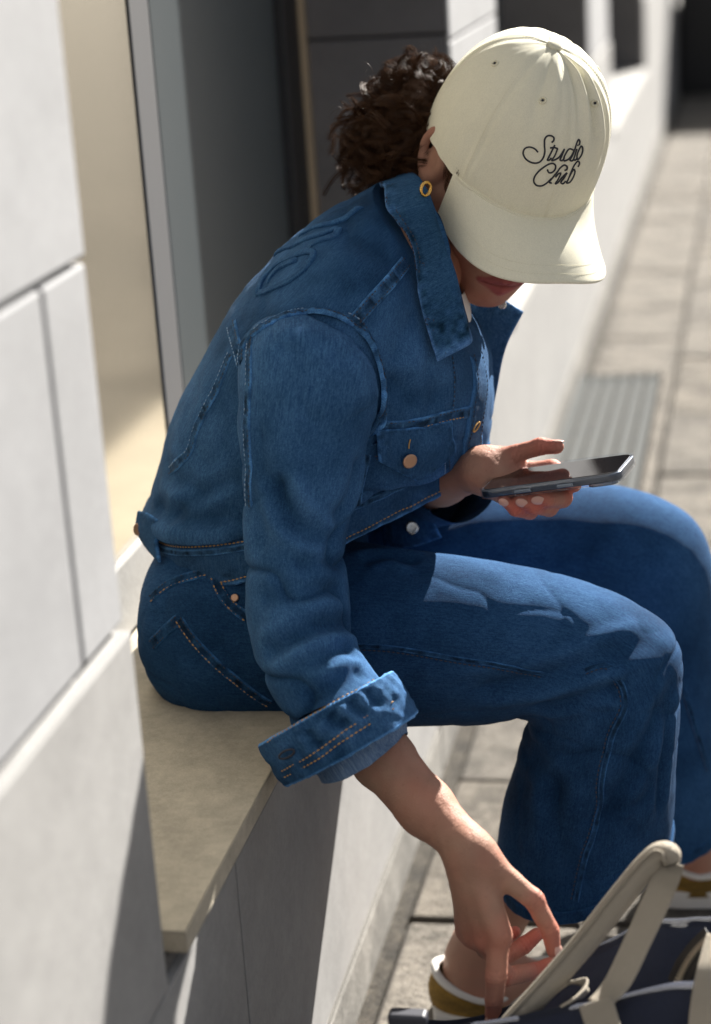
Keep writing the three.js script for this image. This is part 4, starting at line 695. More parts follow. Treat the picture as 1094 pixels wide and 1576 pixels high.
// ------------------------------------------------------------------ jacket
const tee = part('t_shirt', loft(TEE, { nu: 90, per: 8, thick: 0.0015, color: () => [1, 1, 1] }), new THREE.MeshStandardMaterial({ color: lin(0.80, 0.79, 0.78), roughness: 0.9, vertexColors: true }), person, 'white t-shirt neckline under the jacket');
{
  const folds = foldField(lines(['jf1', 0.012, 0.007], ['jf2', 0.008, 0.004], ['jf3', 0.012, 0.004], ['jf4', 0.014, 0.004], ['jf5', 0.012, 0.004], ['jf6', 0.016, 0.003], ['jf7', 0.012, 0.005], ['jf8', 0.012, 0.003]));
  const Tg = loft(TORSO, { nu: 260, per: 24, capEnd: true, power: 2.2, egg: (v) => mix(0.5, 0.12, smooth(0, 0.35, v)), disp: (th, v, p) => 0.0046 * fbm(p.x * 11, p.y * 11, p.z * 11, 3) + 0.0012 * fbm(p.x * 45, p.y * 45, p.z * 45, 2) - (0.0016 + 0.0040 * smooth(0.35, 0.05, v)) * crease(p.x * 9 + p.y * 3, p.y * 16 + p.x * 7, p.z * 7, 6) + folds(p) + 0.006 * smooth(0.0, 0.06, v) * smooth(0.22, 0.08, v) + 0.003 * smooth(0.25, 0.02, v) * noise(p.x * 38, p.y * 9, p.z * 38), color: (th, v, p, d) => washAndShade(p, d * 0.6) });
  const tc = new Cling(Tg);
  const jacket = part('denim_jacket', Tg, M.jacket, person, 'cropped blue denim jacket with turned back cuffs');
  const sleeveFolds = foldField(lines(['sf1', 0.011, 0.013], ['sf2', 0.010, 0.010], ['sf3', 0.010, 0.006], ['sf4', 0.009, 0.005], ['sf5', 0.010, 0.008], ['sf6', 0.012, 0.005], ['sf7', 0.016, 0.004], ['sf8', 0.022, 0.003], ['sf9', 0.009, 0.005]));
  const Sg = loft(SLEEVE, { nu: 240, per: 22, disp: (th, v, p) => 0.0042 * fbm(p.x * 11, p.y * 17, p.z * 11, 3) + 0.0012 * fbm(p.x * 50, p.y * 50, p.z * 50, 2) - (0.0014 + 0.0058 * smooth(0.35, 0.6, v)) * crease(p.x * 10 + p.y * 5, p.y * 21 - p.x * 8, p.z * 8, 6) + sleeveFolds(p), color: (th, v, p, d) => washAndShade(p, d * 0.7) });
  part('sleeve', Sg, M.jacket, jacket); const sc = new Cling(Sg);
  { // far sleeve
    const c = bySpline(SLEEVE_L), rings = []; for (let i = 0; i <= 9; i++) { const t = i / 9, p = c.getPoint(t), d = c.getTangent(t), a = V(0, 1, 0).cross(d).normalize(), b = V().crossVectors(d, a), r = mix(0.085, 0.05, smooth(0, 0.7, t)); rings.push([p.x, p.y, p.z, a.x * r, a.y * r, a.z * r, b.x * r, b.y * r, b.z * r]); }
    part('sleeve', loft(rings, { nu: 100, per: 8, capStart: true, disp: (th, v, p) => 0.005 * fbm(p.x * 14, p.y * 14, p.z * 14, 3), color: (th, v, p, d) => washAndShade(p, d) }), M.jacket, jacket);
  }
  const cf = foldField(lines(['cw1', 0.006, 0.004], ['cw2', 0.006, 0.005], ['cw3', 0.006, 0.005], ['cw4', 0.006, 0.005]));
  const Cg = loft(CUFF, { nu: 200, per: 20, thick: 0.0045, disp: (th, v, p) => 0.0028 * fbm(p.x * 34, p.y * 34, p.z * 34, 3) + 0.0012 * noise(p.x * 140, p.y * 140, p.z * 140) + cf(p), color: (th, v, p, d) => { const e = Math.min(v, 1 - v), c = washAndShade(p, d * 2.4, 1.1), k = 1 + 1.1 * smooth(0.05, 0, e); return c.map((q) => q * k * 0.95); } });
  const cuff = part('cuff', Cg, M.jacket, jacket), cc = new Cling(Cg);
  part('cuff_lining', loft(LINING, { nu: 160, per: 14, disp: (th, v, p) => 0.0032 * fbm(p.x * 30, p.y * 30, p.z * 30, 3), color: (th, v, p, d) => washAndShade(p, d, 0.35) }), M.inner, jacket);
  const bag = (mat) => ({ push: (...gs) => gs.forEach((g) => { if (!g) return; const q = g.index ? g.toNonIndexed() : g; q.deleteAttribute('color'); part('stitching', q, mat, jacket); }) }), gold = bag(M.threadGold), dark = bag(M.threadDark), pale = bag(M.threadPale);
  const seam = (cl, n, w, h, st, o = {}) => { if (!(L[n]?.length > 1)) return; const pa = o.free ? cl.free(L[n]) : cl.path(L[n], 0.0035); part(o.name ?? 'seam', welt(pa, w, h, { color: seamColor, pucker: o.pucker ?? 0.45 }), M.jacket, jacket); for (const [off, c] of st) [dark, gold, pale][c].push(stitches(pa, off, h * 0.95)); return pa; };
  const jc = new Cling(Tg, Sg);
  seam(jc, 'armFront', 0.012, 0.0030, [[0.0035, 0], [-0.0035, 0]], { free: 1 }); seam(jc, 'armTop', 0.011, 0.0030, [[0.0035, 0], [-0.0035, 2]], { free: 1 });
  seam(tc, 'shoulder', 0.014, 0.0022, [[0.0045, 0], [-0.0045, 0]]); seam(sc, 'sleeveBack', 0.010, 0.0018, [[0.0032, 2], [-0.0032, 0]]);
  seam(tc, 'backPanel', 0.011, 0.0018, [[0.0035, 2], [-0.0035, 0]]); seam(tc, 'backYoke', 0.015, 0.0022, [[0.005, 2], [-0.005, 0]]);
  seam(tc, 'chestYoke', 0.012, 0.0022, [[0.004, 1], [-0.004, 0]]); seam(tc, 'placketFold', 0.003, 0.0010, [[0.002, 0]]); seam(tc, 'frontDart', 0.008, 0.0013, [[0.003, 2], [-0.003, 0]]); seam(tc, 'frontDart2', 0.008, 0.0013, [[0.003, 0]]);
  { const pa = tc.path(L.placket, 0.0035); part('placket', welt(pa, 0.036, 0.0034, { color: (a, arc, p) => { const v = 0.85 + 0.35 * fbm(p.x * 40, p.y * 40, p.z * 40, 3) + 0.9 * smooth(0.42, 0.5, Math.abs(a)); return [v, v, v]; }, pucker: 0.15 }), M.jacket, jacket); dark.push(stitches(pa, 0.0125, 0.0034), stitches(pa, -0.0125, 0.0034)); }
  { // waistband sewn under the gathered hem
    const wb = loft(BAND, { nu: 260, per: 14, thick: 0.005, power: 2.2, egg: () => 0.6, disp: (th, v, p) => 0.0022 * fbm(p.x * 26, p.y * 26, p.z * 26, 3) + 0.0010 * noise(p.x * 120, p.y * 120, p.z * 120), color: (th, v, p) => { const e = Math.min(v, 1 - v), n = noise(p.x * 190, p.y * 190, p.z * 190), k = 0.82 + 0.35 * fbm(p.x * 30, p.y * 30, p.z * 30, 3) + 1.7 * smooth(0.09, 0, e) * (0.8 + 0.5 * n) + 0.4 * n * smooth(0.35, 0.1, e); return [k, k, k]; } });
    part('waistband', wb, M.jacket, jacket); const wc = new Cling(wb), rim = (ring, k) => [...Array(40)].map((_, i) => { const th = Math.PI * (1.0 - i / 39 * 1.02), c = Math.cos(th), q = Math.sin(th) * (1 - 0.5 * Math.max(0, c)); return V(ring[0] + ring[3] * c * 1.03, ring[1] + ring[4] * c * 1.03 + (k < 1 ? -0.004 : 0.004), ring[2] + ring[8] * q * 1.03); });
    const be = wc.path(rim(BAND[2], 1).map((q) => q.add(V(0, 0.012, 0))), 0.004); part('band_edge', welt(be, 0.007, 0.0022, { color: seamColor, pucker: 0.4 }), M.jacket, jacket); gold.push(stitches(be, -0.006, 0.0006)); gold.push(stitches(wc.path(rim(BAND[3], 1), 0.004), 0, 0.0006));
  }
  // collar, far lapel, tabs
  const COL = COLLAR.map((r) => r.map((q) => [...q])); COL[2] = COL[2].map((q, k) => { const o = tc.at(V(...q)); const w = V(...q); return k < 1 ? q : w.addScaledVector(o.n, (k === 5 ? 0.010 : 0.007) - w.clone().sub(o.p).dot(o.n)).toArray(); }); COL[1] = COL[1].map((q, k) => { const m = V(...COL[0][k]).lerp(V(...COL[2][k]), 0.42), o = tc.at(m); return m.addScaledVector(o.n, 0.011).toArray(); });
  const cg = sheet(COL, { nu: 90, nv: 40, thick: 0.005, disp: (u, v, p, n) => 0.0022 * fbm(p.x * 22, p.y * 22, p.z * 22, 3) + 0.0016 * noise(p.x * 130, p.y * 130, p.z * 130) * smooth(0.7, 0.95, v), color: (u, v, p) => { const e = Math.min(1 - v, 1 - u), k = 0.80 + 0.3 * fbm(p.x * 16, p.y * 16, p.z * 16, 3) + (1.5 * smooth(0.05, 0, e) + 0.55 * noise(p.x * 170, p.y * 170, p.z * 170) * smooth(0.24, 0.06, e)); return [k ** 1.3, k, k * 0.97]; } });
  part('collar', cg, M.jacket, jacket); const co = new Cling(cg);
  for (const off of [0.10, 0.24]) { const pts = COL[0].map((p, k) => V(...p).lerp(V(...COL[2][k]), 1 - off)); const pa = co.path(pts, 0.004); pa.forEach((o) => { if (o.n.z < 0) { o.n.negate(); } }); dark.push(stitches(pa, 0, 0.0042)); }
  part('lapel', sheet(LAPEL_FAR, { nu: 40, nv: 40, thick: 0.005, disp: (u, v, p) => 0.002 * fbm(p.x * 30, p.y * 30, p.z * 30, 3), color: edgeColor }), M.jacket, jacket);
  part('hem_tab', sheet(FAR_TAB, { nu: 40, nv: 30, thick: 0.005, disp: (u, v, p) => 0.003 * fbm(p.x * 50, p.y * 50, p.z * 50, 3), color: edgeColor }), M.jacket, jacket);
  part('waist_tab', sheet(WAIST_TAB, { nu: 24, nv: 30, thick: 0.006, disp: (u, v, p) => 0.001 * fbm(p.x * 60, p.y * 60, p.z * 60, 2), color: edgeColor }), M.jacket, jacket);
  { // chest pocket flap, pointed below
    const A = V(0.0990, 0.7421, -1.7962), B = V(0.1637, 0.7354, -1.8537), c = V(0.0982, 0.7109, -1.8011), d = V(0.1308, 0.6798, -1.8364), e = V(0.1624, 0.7029, -1.8609), rows = [];
    for (let r = 0; r <= 4; r++) rows.push([...Array(9)].map((_, k) => { const u = k / 8, top = A.clone().lerp(B, u), bot = u < 0.52 ? c.clone().lerp(d, (u / 0.52) ** 0.9) : d.clone().lerp(e, (u - 0.52) / 0.48), o = tc.at(top.lerp(bot, r / 4)); return o.p.addScaledVector(o.n, 0.0028 + 0.0040 * r / 4); }));
    const g = sheet(rows.map((r) => r.slice().reverse()), { nu: 60, nv: 36, thick: 0.0042, disp: (u, v, p) => 0.0018 * fbm(p.x * 60, p.y * 60, p.z * 60, 3), color: edgeColor }); part('pocket_flap', g, M.jacket, jacket);
    const fc = new Cling(g), row = (r) => rows[0].map((p, k) => p.clone().lerp(rows[4][k], r)); for (const r of [0.82, 0.9]) { const pa = fc.path(row(r), 0.003); pa.forEach((o) => { if (o.n.z < 0) o.n.negate(); }); dark.push(stitches(pa, 0, 0.0024)); }
    const bp = fc.at(V(0.1375, 0.7050, -1.8000)), n = bp.n.z < 0 ? bp.n.negate() : bp.n; button('button', bp.p.clone().addScaledVector(n, 0.0032), n, 0.0078, M.copper, jacket);
    gold.push(tube([bp.p.clone().add(V(0.002, 0.012, 0.002)), bp.p.clone().add(V(0.003, 0.016, 0.0025)), bp.p.clone().add(V(0.004, 0.021, 0.002))].map((q) => { const o = fc.at(q); return o.p.addScaledVector(n, 0.0008); }), 0.0007, { seg: 10, sides: 5 }));
  }
  // buttons on the lapel, tab and waist; buttonholes of thread
  const bt = (p, n, r, m) => button('button', V(...p), V(...n).normalize(), r, m, jacket);
  bt([0.2030, 0.8190, -1.9985], [-0.2, 0.15, 0.95], 0.0050, M.silver); bt([0.1003, 0.5839, -1.9630], [0.1, 0.35, 0.92], 0.0072, M.silver); bt([-0.1725, 0.6170, -1.8560], [-0.6, 0.2, 0.75], 0.0066, M.copper);
  const hole = (cl, c, d, r, mat) => { const o = cl.at(c); if (o.n.z < 0) o.n.negate(); const x = d.clone().addScaledVector(o.n, -d.dot(o.n)).normalize(), y = V().crossVectors(o.n, x), pts = []; for (let i = 0; i < 12; i++) { const a = i / 12 * 2 * Math.PI; pts.push(o.p.clone().addScaledVector(x, Math.cos(a) * r).addScaledVector(y, Math.sin(a) * r * 0.42).addScaledVector(o.n, 0.0028)); } const q = tube(pts, 0.0011, { seg: 40, sides: 6, closed: true }); part('buttonhole', q, mat, jacket); };
  hole(cc, V(...L.cuffHole[1]), V(0.8, 0.5, 0), 0.0085, M.threadDark); hole(tc, V(...L.placket[3]).add(V(-0.006, 0.004, 0)), V(1, 0.1, -0.3), 0.0075, M.threadGold);
  { const pa = cc.path(L.cuffTop, 0.003); gold.push(stitches(pa, 0, 0.0007)); for (const n of ['cuffA', 'cuffB']) gold.push(stitches(cc.path(L[n], 0.003), 0, 0.0007)); }
  // raised letters pressed into the back yoke
  for (const n of ['em1', 'em2', 'em2b', 'em3', 'em5']) part('raised_letter', welt(tc.path(L[n], 0.003), 0.0075, 0.0026, { color: (a, arc, p) => { const v = 1.05 + 0.3 * fbm(p.x * 40, p.y * 40, p.z * 40, 2); return [v, v, v]; }, pucker: 0.1 }), M.jacket, jacket);
}

// ------------------------------------------------------------------ skin: one body mesh (head, arms, hands, legs)
const skinTone = (x, y, z, k = 1) => { const n = fbm(x * 60, y * 60, z * 60, 3), b = noise(x * 24, y * 24, z * 24) + 0.6 * noise(x * 75, y * 75, z * 75), f = noise(x * 310 + 9, y * 310, z * 310) > 0.86 ? 0.86 : 1, v = (1 + 0.16 * n) * f; return [v * (1 + 0.05 * b), v * (1 - 0.07 * b), v * (1 - 0.08 * b)]; };
const skinBump = dataTex(512, (x, y) => { const v = 0.5 + 0.35 * (wrapNoise(x / 5, y / 5, 103, 1) - 0.5) + 0.3 * (wrapNoise(x / 11, y / 11, 47, 2) - 0.5); return [v, v, v]; }, false, 18);
M.skin = new THREE.MeshPhysicalMaterial({ color: lin(0.39, 0.205, 0.145), roughness: 0.58, vertexColors: true, bumpMap: skinBump, bumpScale: 0.0006, sheen: 0.15, sheenColor: lin(0.9, 0.4, 0.3), sheenRoughness: 0.5, specularIntensity: 0.5 });
const local = (m, p) => V(...p).applyMatrix4(m);
const bodyParts = [];
const toCap = CAP_FRAME.clone().invert().multiply(HEAD_FRAME), capPoint = V();
// the skull ends inside the crown of the cap
function underCap(d, x, y, z) { capPoint.set(x, y, z).applyMatrix4(toCap); if (capPoint.y < -0.050) return d; const k = Math.hypot(capPoint.x / 0.078, Math.max(0, capPoint.y + 0.046) / 0.126, capPoint.z / 0.088); return Math.max(d, (k - 1) * 0.078); }
{
  // head in its own axes: x to its left, y up, z forward; origin at the middle of the skull
  const el = (x, y, z, c, r) => { const a = (x - c[0]) / r[0], b = (y - c[1]) / r[1], d = (z - c[2]) / r[2], k = Math.hypot(a, b, d); return (k - 1) * Math.min(...r) * (k < 1 ? 1 : 1) ; };
  const f = (x, y, z) => {
    const X = Math.abs(x);
    let d = el(x, y, z, [0, 0.006, -0.012], [0.070, 0.084, 0.086]);
    d = smin(d, el(x, y, z, [0, -0.066, 0.030], [0.057, 0.066, 0.056]), 0.03);
    d = smin(d, capsule(X, y, z, [0.052, -0.072, 0.0], [0.014, -0.128, 0.062], 0.019, 0.017), 0.026);
    d = smin(d, capsule(x, y, z, [0, -0.126, 0.070], [0, -0.118, 0.074], 0.018, 0.018), 0.02);
    d = smin(d, el(X, y, z, [0.036, -0.060, 0.060], [0.026, 0.024, 0.022]), 0.02);
    d = smin(d, el(x, y, z, [0, -0.095, 0.072], [0.030, 0.022, 0.018]), 0.016);
    d = smin(d, capsule(x, y, z, [0, -0.026, 0.086], [0, -0.062, 0.104], 0.008, 0.0115), 0.012);
    d = smin(d, el(X, y, z, [0.0125, -0.066, 0.094], [0.008, 0.0075, 0.010]), 0.006);
    // lips
    let up = capsule(X, y, z, [0.004, -0.0885, 0.0905], [0.0235, -0.0962, 0.0835], 0.0064, 0.0034);
    let lo = capsule(X, y, z, [0, -0.1030, 0.0885], [0.0205, -0.0988, 0.0835], 0.0078, 0.0036);
    d = smin(d, Math.min(up, lo), 0.0035);
    d = underCap(d, x, y, z);
    // ears
    const ex = X - 0.072, ey = y + 0.034, ez = z + 0.020, er = Math.hypot(ey / 1.45, ez * 1.12 + ey * 0.12), ear = Math.hypot(er - 0.0185, (ex - 0.004 - ez * -0.35) * 1.1) - 0.0042;
    const bowl = el(ex, ey, ez, [0.0, -0.002, 0.002], [0.005, 0.026, 0.016]), lobe = el(ex, ey, ez, [0.004, -0.028, 0.007], [0.006, 0.010, 0.008]);
    d = smin(d, smin(smin(ear, bowl, 0.006), lobe, 0.006), 0.006);
    return d;
  };
  const tone = (x, y, z) => {
    const c = skinTone(x, y, z), X = Math.abs(x);
    const lip = Math.min(capsule(X, y, z, [0.004, -0.0885, 0.0905], [0.0235, -0.0962, 0.0835], 0.0064, 0.0034), capsule(X, y, z, [0, -0.1030, 0.0885], [0.0205, -0.0988, 0.0835], 0.0078, 0.0036));
    const l = smooth(0.0024, 0.0008, lip), chk = Math.exp(-((X - 0.04) ** 2 + (y + 0.06) ** 2) / 0.0008) * 0.1;
    const crease = Math.exp(-((y + 0.0962 + X * 0.03) ** 2) / 0.0000012) * smooth(0.026, 0.02, X) * smooth(0.06, 0.075, z);
    return [c[0] * mix(1, 0.78, l) * (1 + chk * 0.5) * (1 - 0.5 * crease), c[1] * mix(1, 0.38, l) * (1 - chk) * (1 - 0.7 * crease), c[2] * mix(1, 0.50, l) * (1 - chk) * (1 - 0.7 * crease)];
  };
  const g = surfaceNet(f, [-0.1, -0.165, -0.12], [0.1, 0.1, 0.13], 0.0024, tone); g.applyMatrix4(HEAD_FRAME); bodyParts.push(g);
}
function handField(arm, hand, scale, back) {
  const w = arm[arm.length - 1], e = arm[arm.length - 2], caps = [];
  const radii = { thumb: [0.0125, 0.0092, 0.0085, 0.0068], index: [0.0105, 0.0096, 0.0086, 0.0070], middle: [0.0105, 0.0094, 0.0084, 0.0070], ring: [0.0102, 0.0090, 0.0080, 0.0066], little: [0.0095, 0.0080, 0.0070, 0.0058] };
  const fingers = Object.entries(hand).map(([n, j]) => ({ n, j, r: radii[n].map((q) => q * scale) }));
  const up = (p, k) => [p[0] + BACK[0] * k, p[1] + BACK[1] * k, p[2] + BACK[2] * k], BACK = back;
  const mid = (a, b, t) => a.map((v, i) => mix(v, b[i], t));
  const palm = (x, y, z) => {
    let d = capsule(x, y, z, e, w, 0.0245 * scale, 0.0200 * scale);
    for (const { n, j, r } of fingers) d = smin(d, capsule(x, y, z, mid(w, j[0], n === 'thumb' ? 0.0 : 0.12), j[0], n === 'thumb' ? 0.0150 * scale : 0.0145 * scale, (n === 'thumb' ? 0.0125 : 0.0118) * scale), 0.016);
    return d;
  };
  return (x, y, z) => {
    let d = palm(x, y, z);
    for (const { n, j, r } of fingers) {
      let q = capsule(x, y, z, j[0], j[1], r[0], r[1]); q = smin(q, capsule(x, y, z, j[1], j[2], r[1] * 0.97, r[2]), 0.004); q = smin(q, capsule(x, y, z, j[2], j[3], r[2] * 0.97, r[3]), 0.003);
      d = smin(d, q, n === 'thumb' ? 0.010 : 0.0055);
      if (n !== 'thumb') d = smin(d, capsule(x, y, z, up(j[0], 0.0072), up(mid(w, j[0], 0.25), 0.0098), 0.0042, 0.0030), 0.008);
    }
    return d;
  };
}
function handMesh(arm, hand, scale, back) {
  const f0 = handField(arm, hand, scale, back), pts = [...Object.values(hand).flat(), arm[arm.length - 1], arm[arm.length - 2], arm[arm.length - 3]], lo = [0, 1, 2].map((q) => Math.min(...pts.map((p) => p[q])) - 0.03), hi = [0, 1, 2].map((q) => Math.max(...pts.map((p) => p[q])) + 0.03);
  const n = arm.length, f = (x, y, z) => smin(f0(x, y, z), n > 4 ? smin(capsule(x, y, z, arm[n - 3], arm[n - 2], 0.0285, 0.0255), capsule(x, y, z, arm[n - 4], arm[n - 3], 0.027, 0.0285), 0.01) : capsule(x, y, z, arm[n - 3], arm[n - 2], 0.03, 0.025), 0.012) + 0.0008 * fbm(x * 80, y * 80, z * 80, 3) + creases(x, y, z);
  const joints = Object.entries(hand).flatMap(([n, j]) => [[j[1], j[0], j[2]], [j[2], j[1], j[3]]]).map(([p, a, b]) => { const d = V(b[0] - a[0], b[1] - a[1], b[2] - a[2]).normalize(); return [p, d]; });
  function creases(x, y, z) { let s = 0; for (const [p, d] of joints) { const rx = x - p[0], ry = y - p[1], rz = z - p[2], q = rx * rx + ry * ry + rz * rz; if (q > 0.0003) continue; const t = rx * d.x + ry * d.y + rz * d.z; s += 0.00055 * Math.exp(-(((t - 0.0022) / 0.0008) ** 2)) + 0.00055 * Math.exp(-(((t + 0.0018) / 0.0008) ** 2)) + 0.0004 * Math.exp(-(((t - 0.0055) / 0.0008) ** 2)); } return s; }
  const knuckles = Object.values(hand).flatMap((j) => [j[0], j[1], j[2]]), tips = Object.values(hand).map((j) => j[3]);
  const tone = (x, y, z) => { const c = skinTone(x, y, z); let k = 0, t = 0; for (const q of knuckles) k += Math.exp(-((x - q[0]) ** 2 + (y - q[1]) ** 2 + (z - q[2]) ** 2) / 0.00016); for (const q of tips) t += Math.exp(-((x - q[0]) ** 2 + (y - q[1]) ** 2 + (z - q[2]) ** 2) / 0.00025); k = Math.min(1, k) * 0.22 + Math.min(1, t) * 0.22; return [c[0] * (1 + k * 0.5), c[1] * (1 - k), c[2] * (1 - k * 0.9)]; };
  return surfaceNet(f, lo, hi, 0.0021, tone);
}
bodyParts.push(handMesh(ARM_R, HAND_R, 1, [-0.25, 0.25, 0.93]), handMesh(ARM_L, HAND_L, 1.02, [-0.1, -0.95, 0.2]));
{
  const neckTop = local(HEAD_FRAME, [0, -0.07, -0.022]).toArray(), base = [0.110, 0.870, -1.962], pelvis = [-0.03, 0.57, -1.96];
  const B = [[neckTop, base, 0.036, 0.030], [base, pelvis, 0.05, 0.05], [base, ARM_R[0], 0.036, 0.03], [ARM_R[0], ARM_R[1], 0.028, 0.026], [ARM_R[1], ARM_R[2], 0.027, 0.027], [base, ARM_L[0], 0.05, 0.045], [ARM_L[0], ARM_L[1], 0.04, 0.034], [ARM_L[1], ARM_L[2], 0.033, 0.027],
    [pelvis, KNEES.hipR, 0.05, 0.04], [KNEES.hipR, KNEES.right, 0.04, 0.044], [KNEES.right, FOOT_R.ankle, 0.046, 0.031], [pelvis, KNEES.hipL, 0.05, 0.04], [KNEES.hipL, KNEES.left, 0.04, 0.044], [KNEES.left, FOOT_L.ankle, 0.046, 0.031],
    [FOOT_R.ankle, [FOOT_R.ankle[0] + 0.0, 0.05, FOOT_R.ankle[2]], 0.033, 0.036], [[FOOT_R.ankle[0], 0.045, FOOT_R.ankle[2]], [FOOT_R.ankle[0] + 0.07, 0.04, FOOT_R.ankle[2]], 0.034, 0.03], [FOOT_L.ankle, [FOOT_L.ankle[0] + 0.0, 0.05, FOOT_L.ankle[2]], 0.033, 0.036]];
  const f = (x, y, z) => { let d = 1; for (const [a, b, r, s] of B) d = smin(d, capsule(x, y, z, a, b, r, s), 0.03); return d; };
  bodyParts.push(surfaceNet(f, [-0.22, -0.0, -2.36], [0.55, 1.05, -1.55], 0.0105, (x, y, z) => skinTone(x, y, z)));
}
const body = part('body', mergeGeometries(bodyParts), M.skin, person);
{ // nails
  const nailMat = new THREE.MeshPhysicalMaterial({ color: lin(0.62, 0.36, 0.30), roughness: 0.25, clearcoat: 0.4 });
  const nail = (j, n, r) => { const a = V(...j[2]), b = V(...j[3]), d = b.clone().sub(a).normalize(), m = V(...n); m.addScaledVector(d, -m.dot(d)).normalize(); const s = V().crossVectors(m, d), g = new THREE.SphereGeometry(1, 20, 14); g.applyMatrix4(new THREE.Matrix4().makeBasis(s.multiplyScalar(r * 0.80), m.clone().multiplyScalar(0.0016), d.clone().multiplyScalar(r * 1.05)).setPosition(b.addScaledVector(m, r * 0.86).addScaledVector(d, r * 0.05))); part('nail', g, nailMat, body); };
  nail(HAND_R.thumb, [0.85, 0.1, 0.55], 0.0068); nail(HAND_R.index, [-0.2, 0.2, 1], 0.0070); nail(HAND_L.thumb, [0.1, 1, -0.2], 0.0069);
  nail(HAND_L.middle, [0.1, -0.35, 1], 0.0070); nail(HAND_L.ring, [0.1, -0.35, 1], 0.0066); nail(HAND_L.little, [0, -0.35, 1], 0.0058);
}

// ------------------------------------------------------------------ cap
const twillTex = dataTex(512, (x, y) => { const v = 0.93 + 0.05 * (wrapNoise(x / 3, y / 3, 171, 5) - 0.5) + 0.012 * (wrapNoise(x / 16, y / 16, 32, 6) - 0.5) + 0.03 * Math.sin((x + y) * Math.PI / 4); return [v, v, v]; }, true, 12);
const twillBump = dataTex(512, (x, y) => { const v = 0.5 + 0.3 * Math.sin((x + y) * Math.PI / 4) + 0.3 * (wrapNoise(x / 3, y / 3, 171, 5) - 0.5); return [v, v, v]; }, false, 12);
M.cap = new THREE.MeshPhysicalMaterial({ color: lin(0.96, 0.92, 0.735), map: twillTex, bumpMap: twillBump, bumpScale: 0.00022, roughness: 0.9, sheen: 0.2, sheenColor: lin(1, 0.97, 0.85) });
M.capThread = new THREE.MeshStandardMaterial({ color: lin(0.74, 0.70, 0.54), roughness: 0.9 });
M.navyThread = new THREE.MeshStandardMaterial({ color: lin(0.012, 0.014, 0.025), roughness: 0.55 });
const CAP = { a: 0.0885, b: 0.0985, y0: -0.046, h: 0.138 };
function crownPoint(phi, t) {              // phi: 0 at the front, t: 0 at the rim, 1 at the button
  const al = t * Math.PI / 2, c = Math.cos(al) ** 0.80, s = Math.sin(al) ** 0.94, front = Math.max(0, Math.cos(phi));
  const bulge = 1 + 0.035 * Math.sin(al * 2) * (0.6 + 0.4 * front);
  let x = CAP.a * Math.sin(phi) * c * bulge, z = CAP.b * Math.cos(phi) * c * bulge, y = CAP.y0 + CAP.h * s;
  y += (1 - t) ** 2 * (0.012 * (1 - Math.abs(Math.cos(phi))) - (phi > 2 ? 0 : 0)) ;
  return V(x, y, z);
}
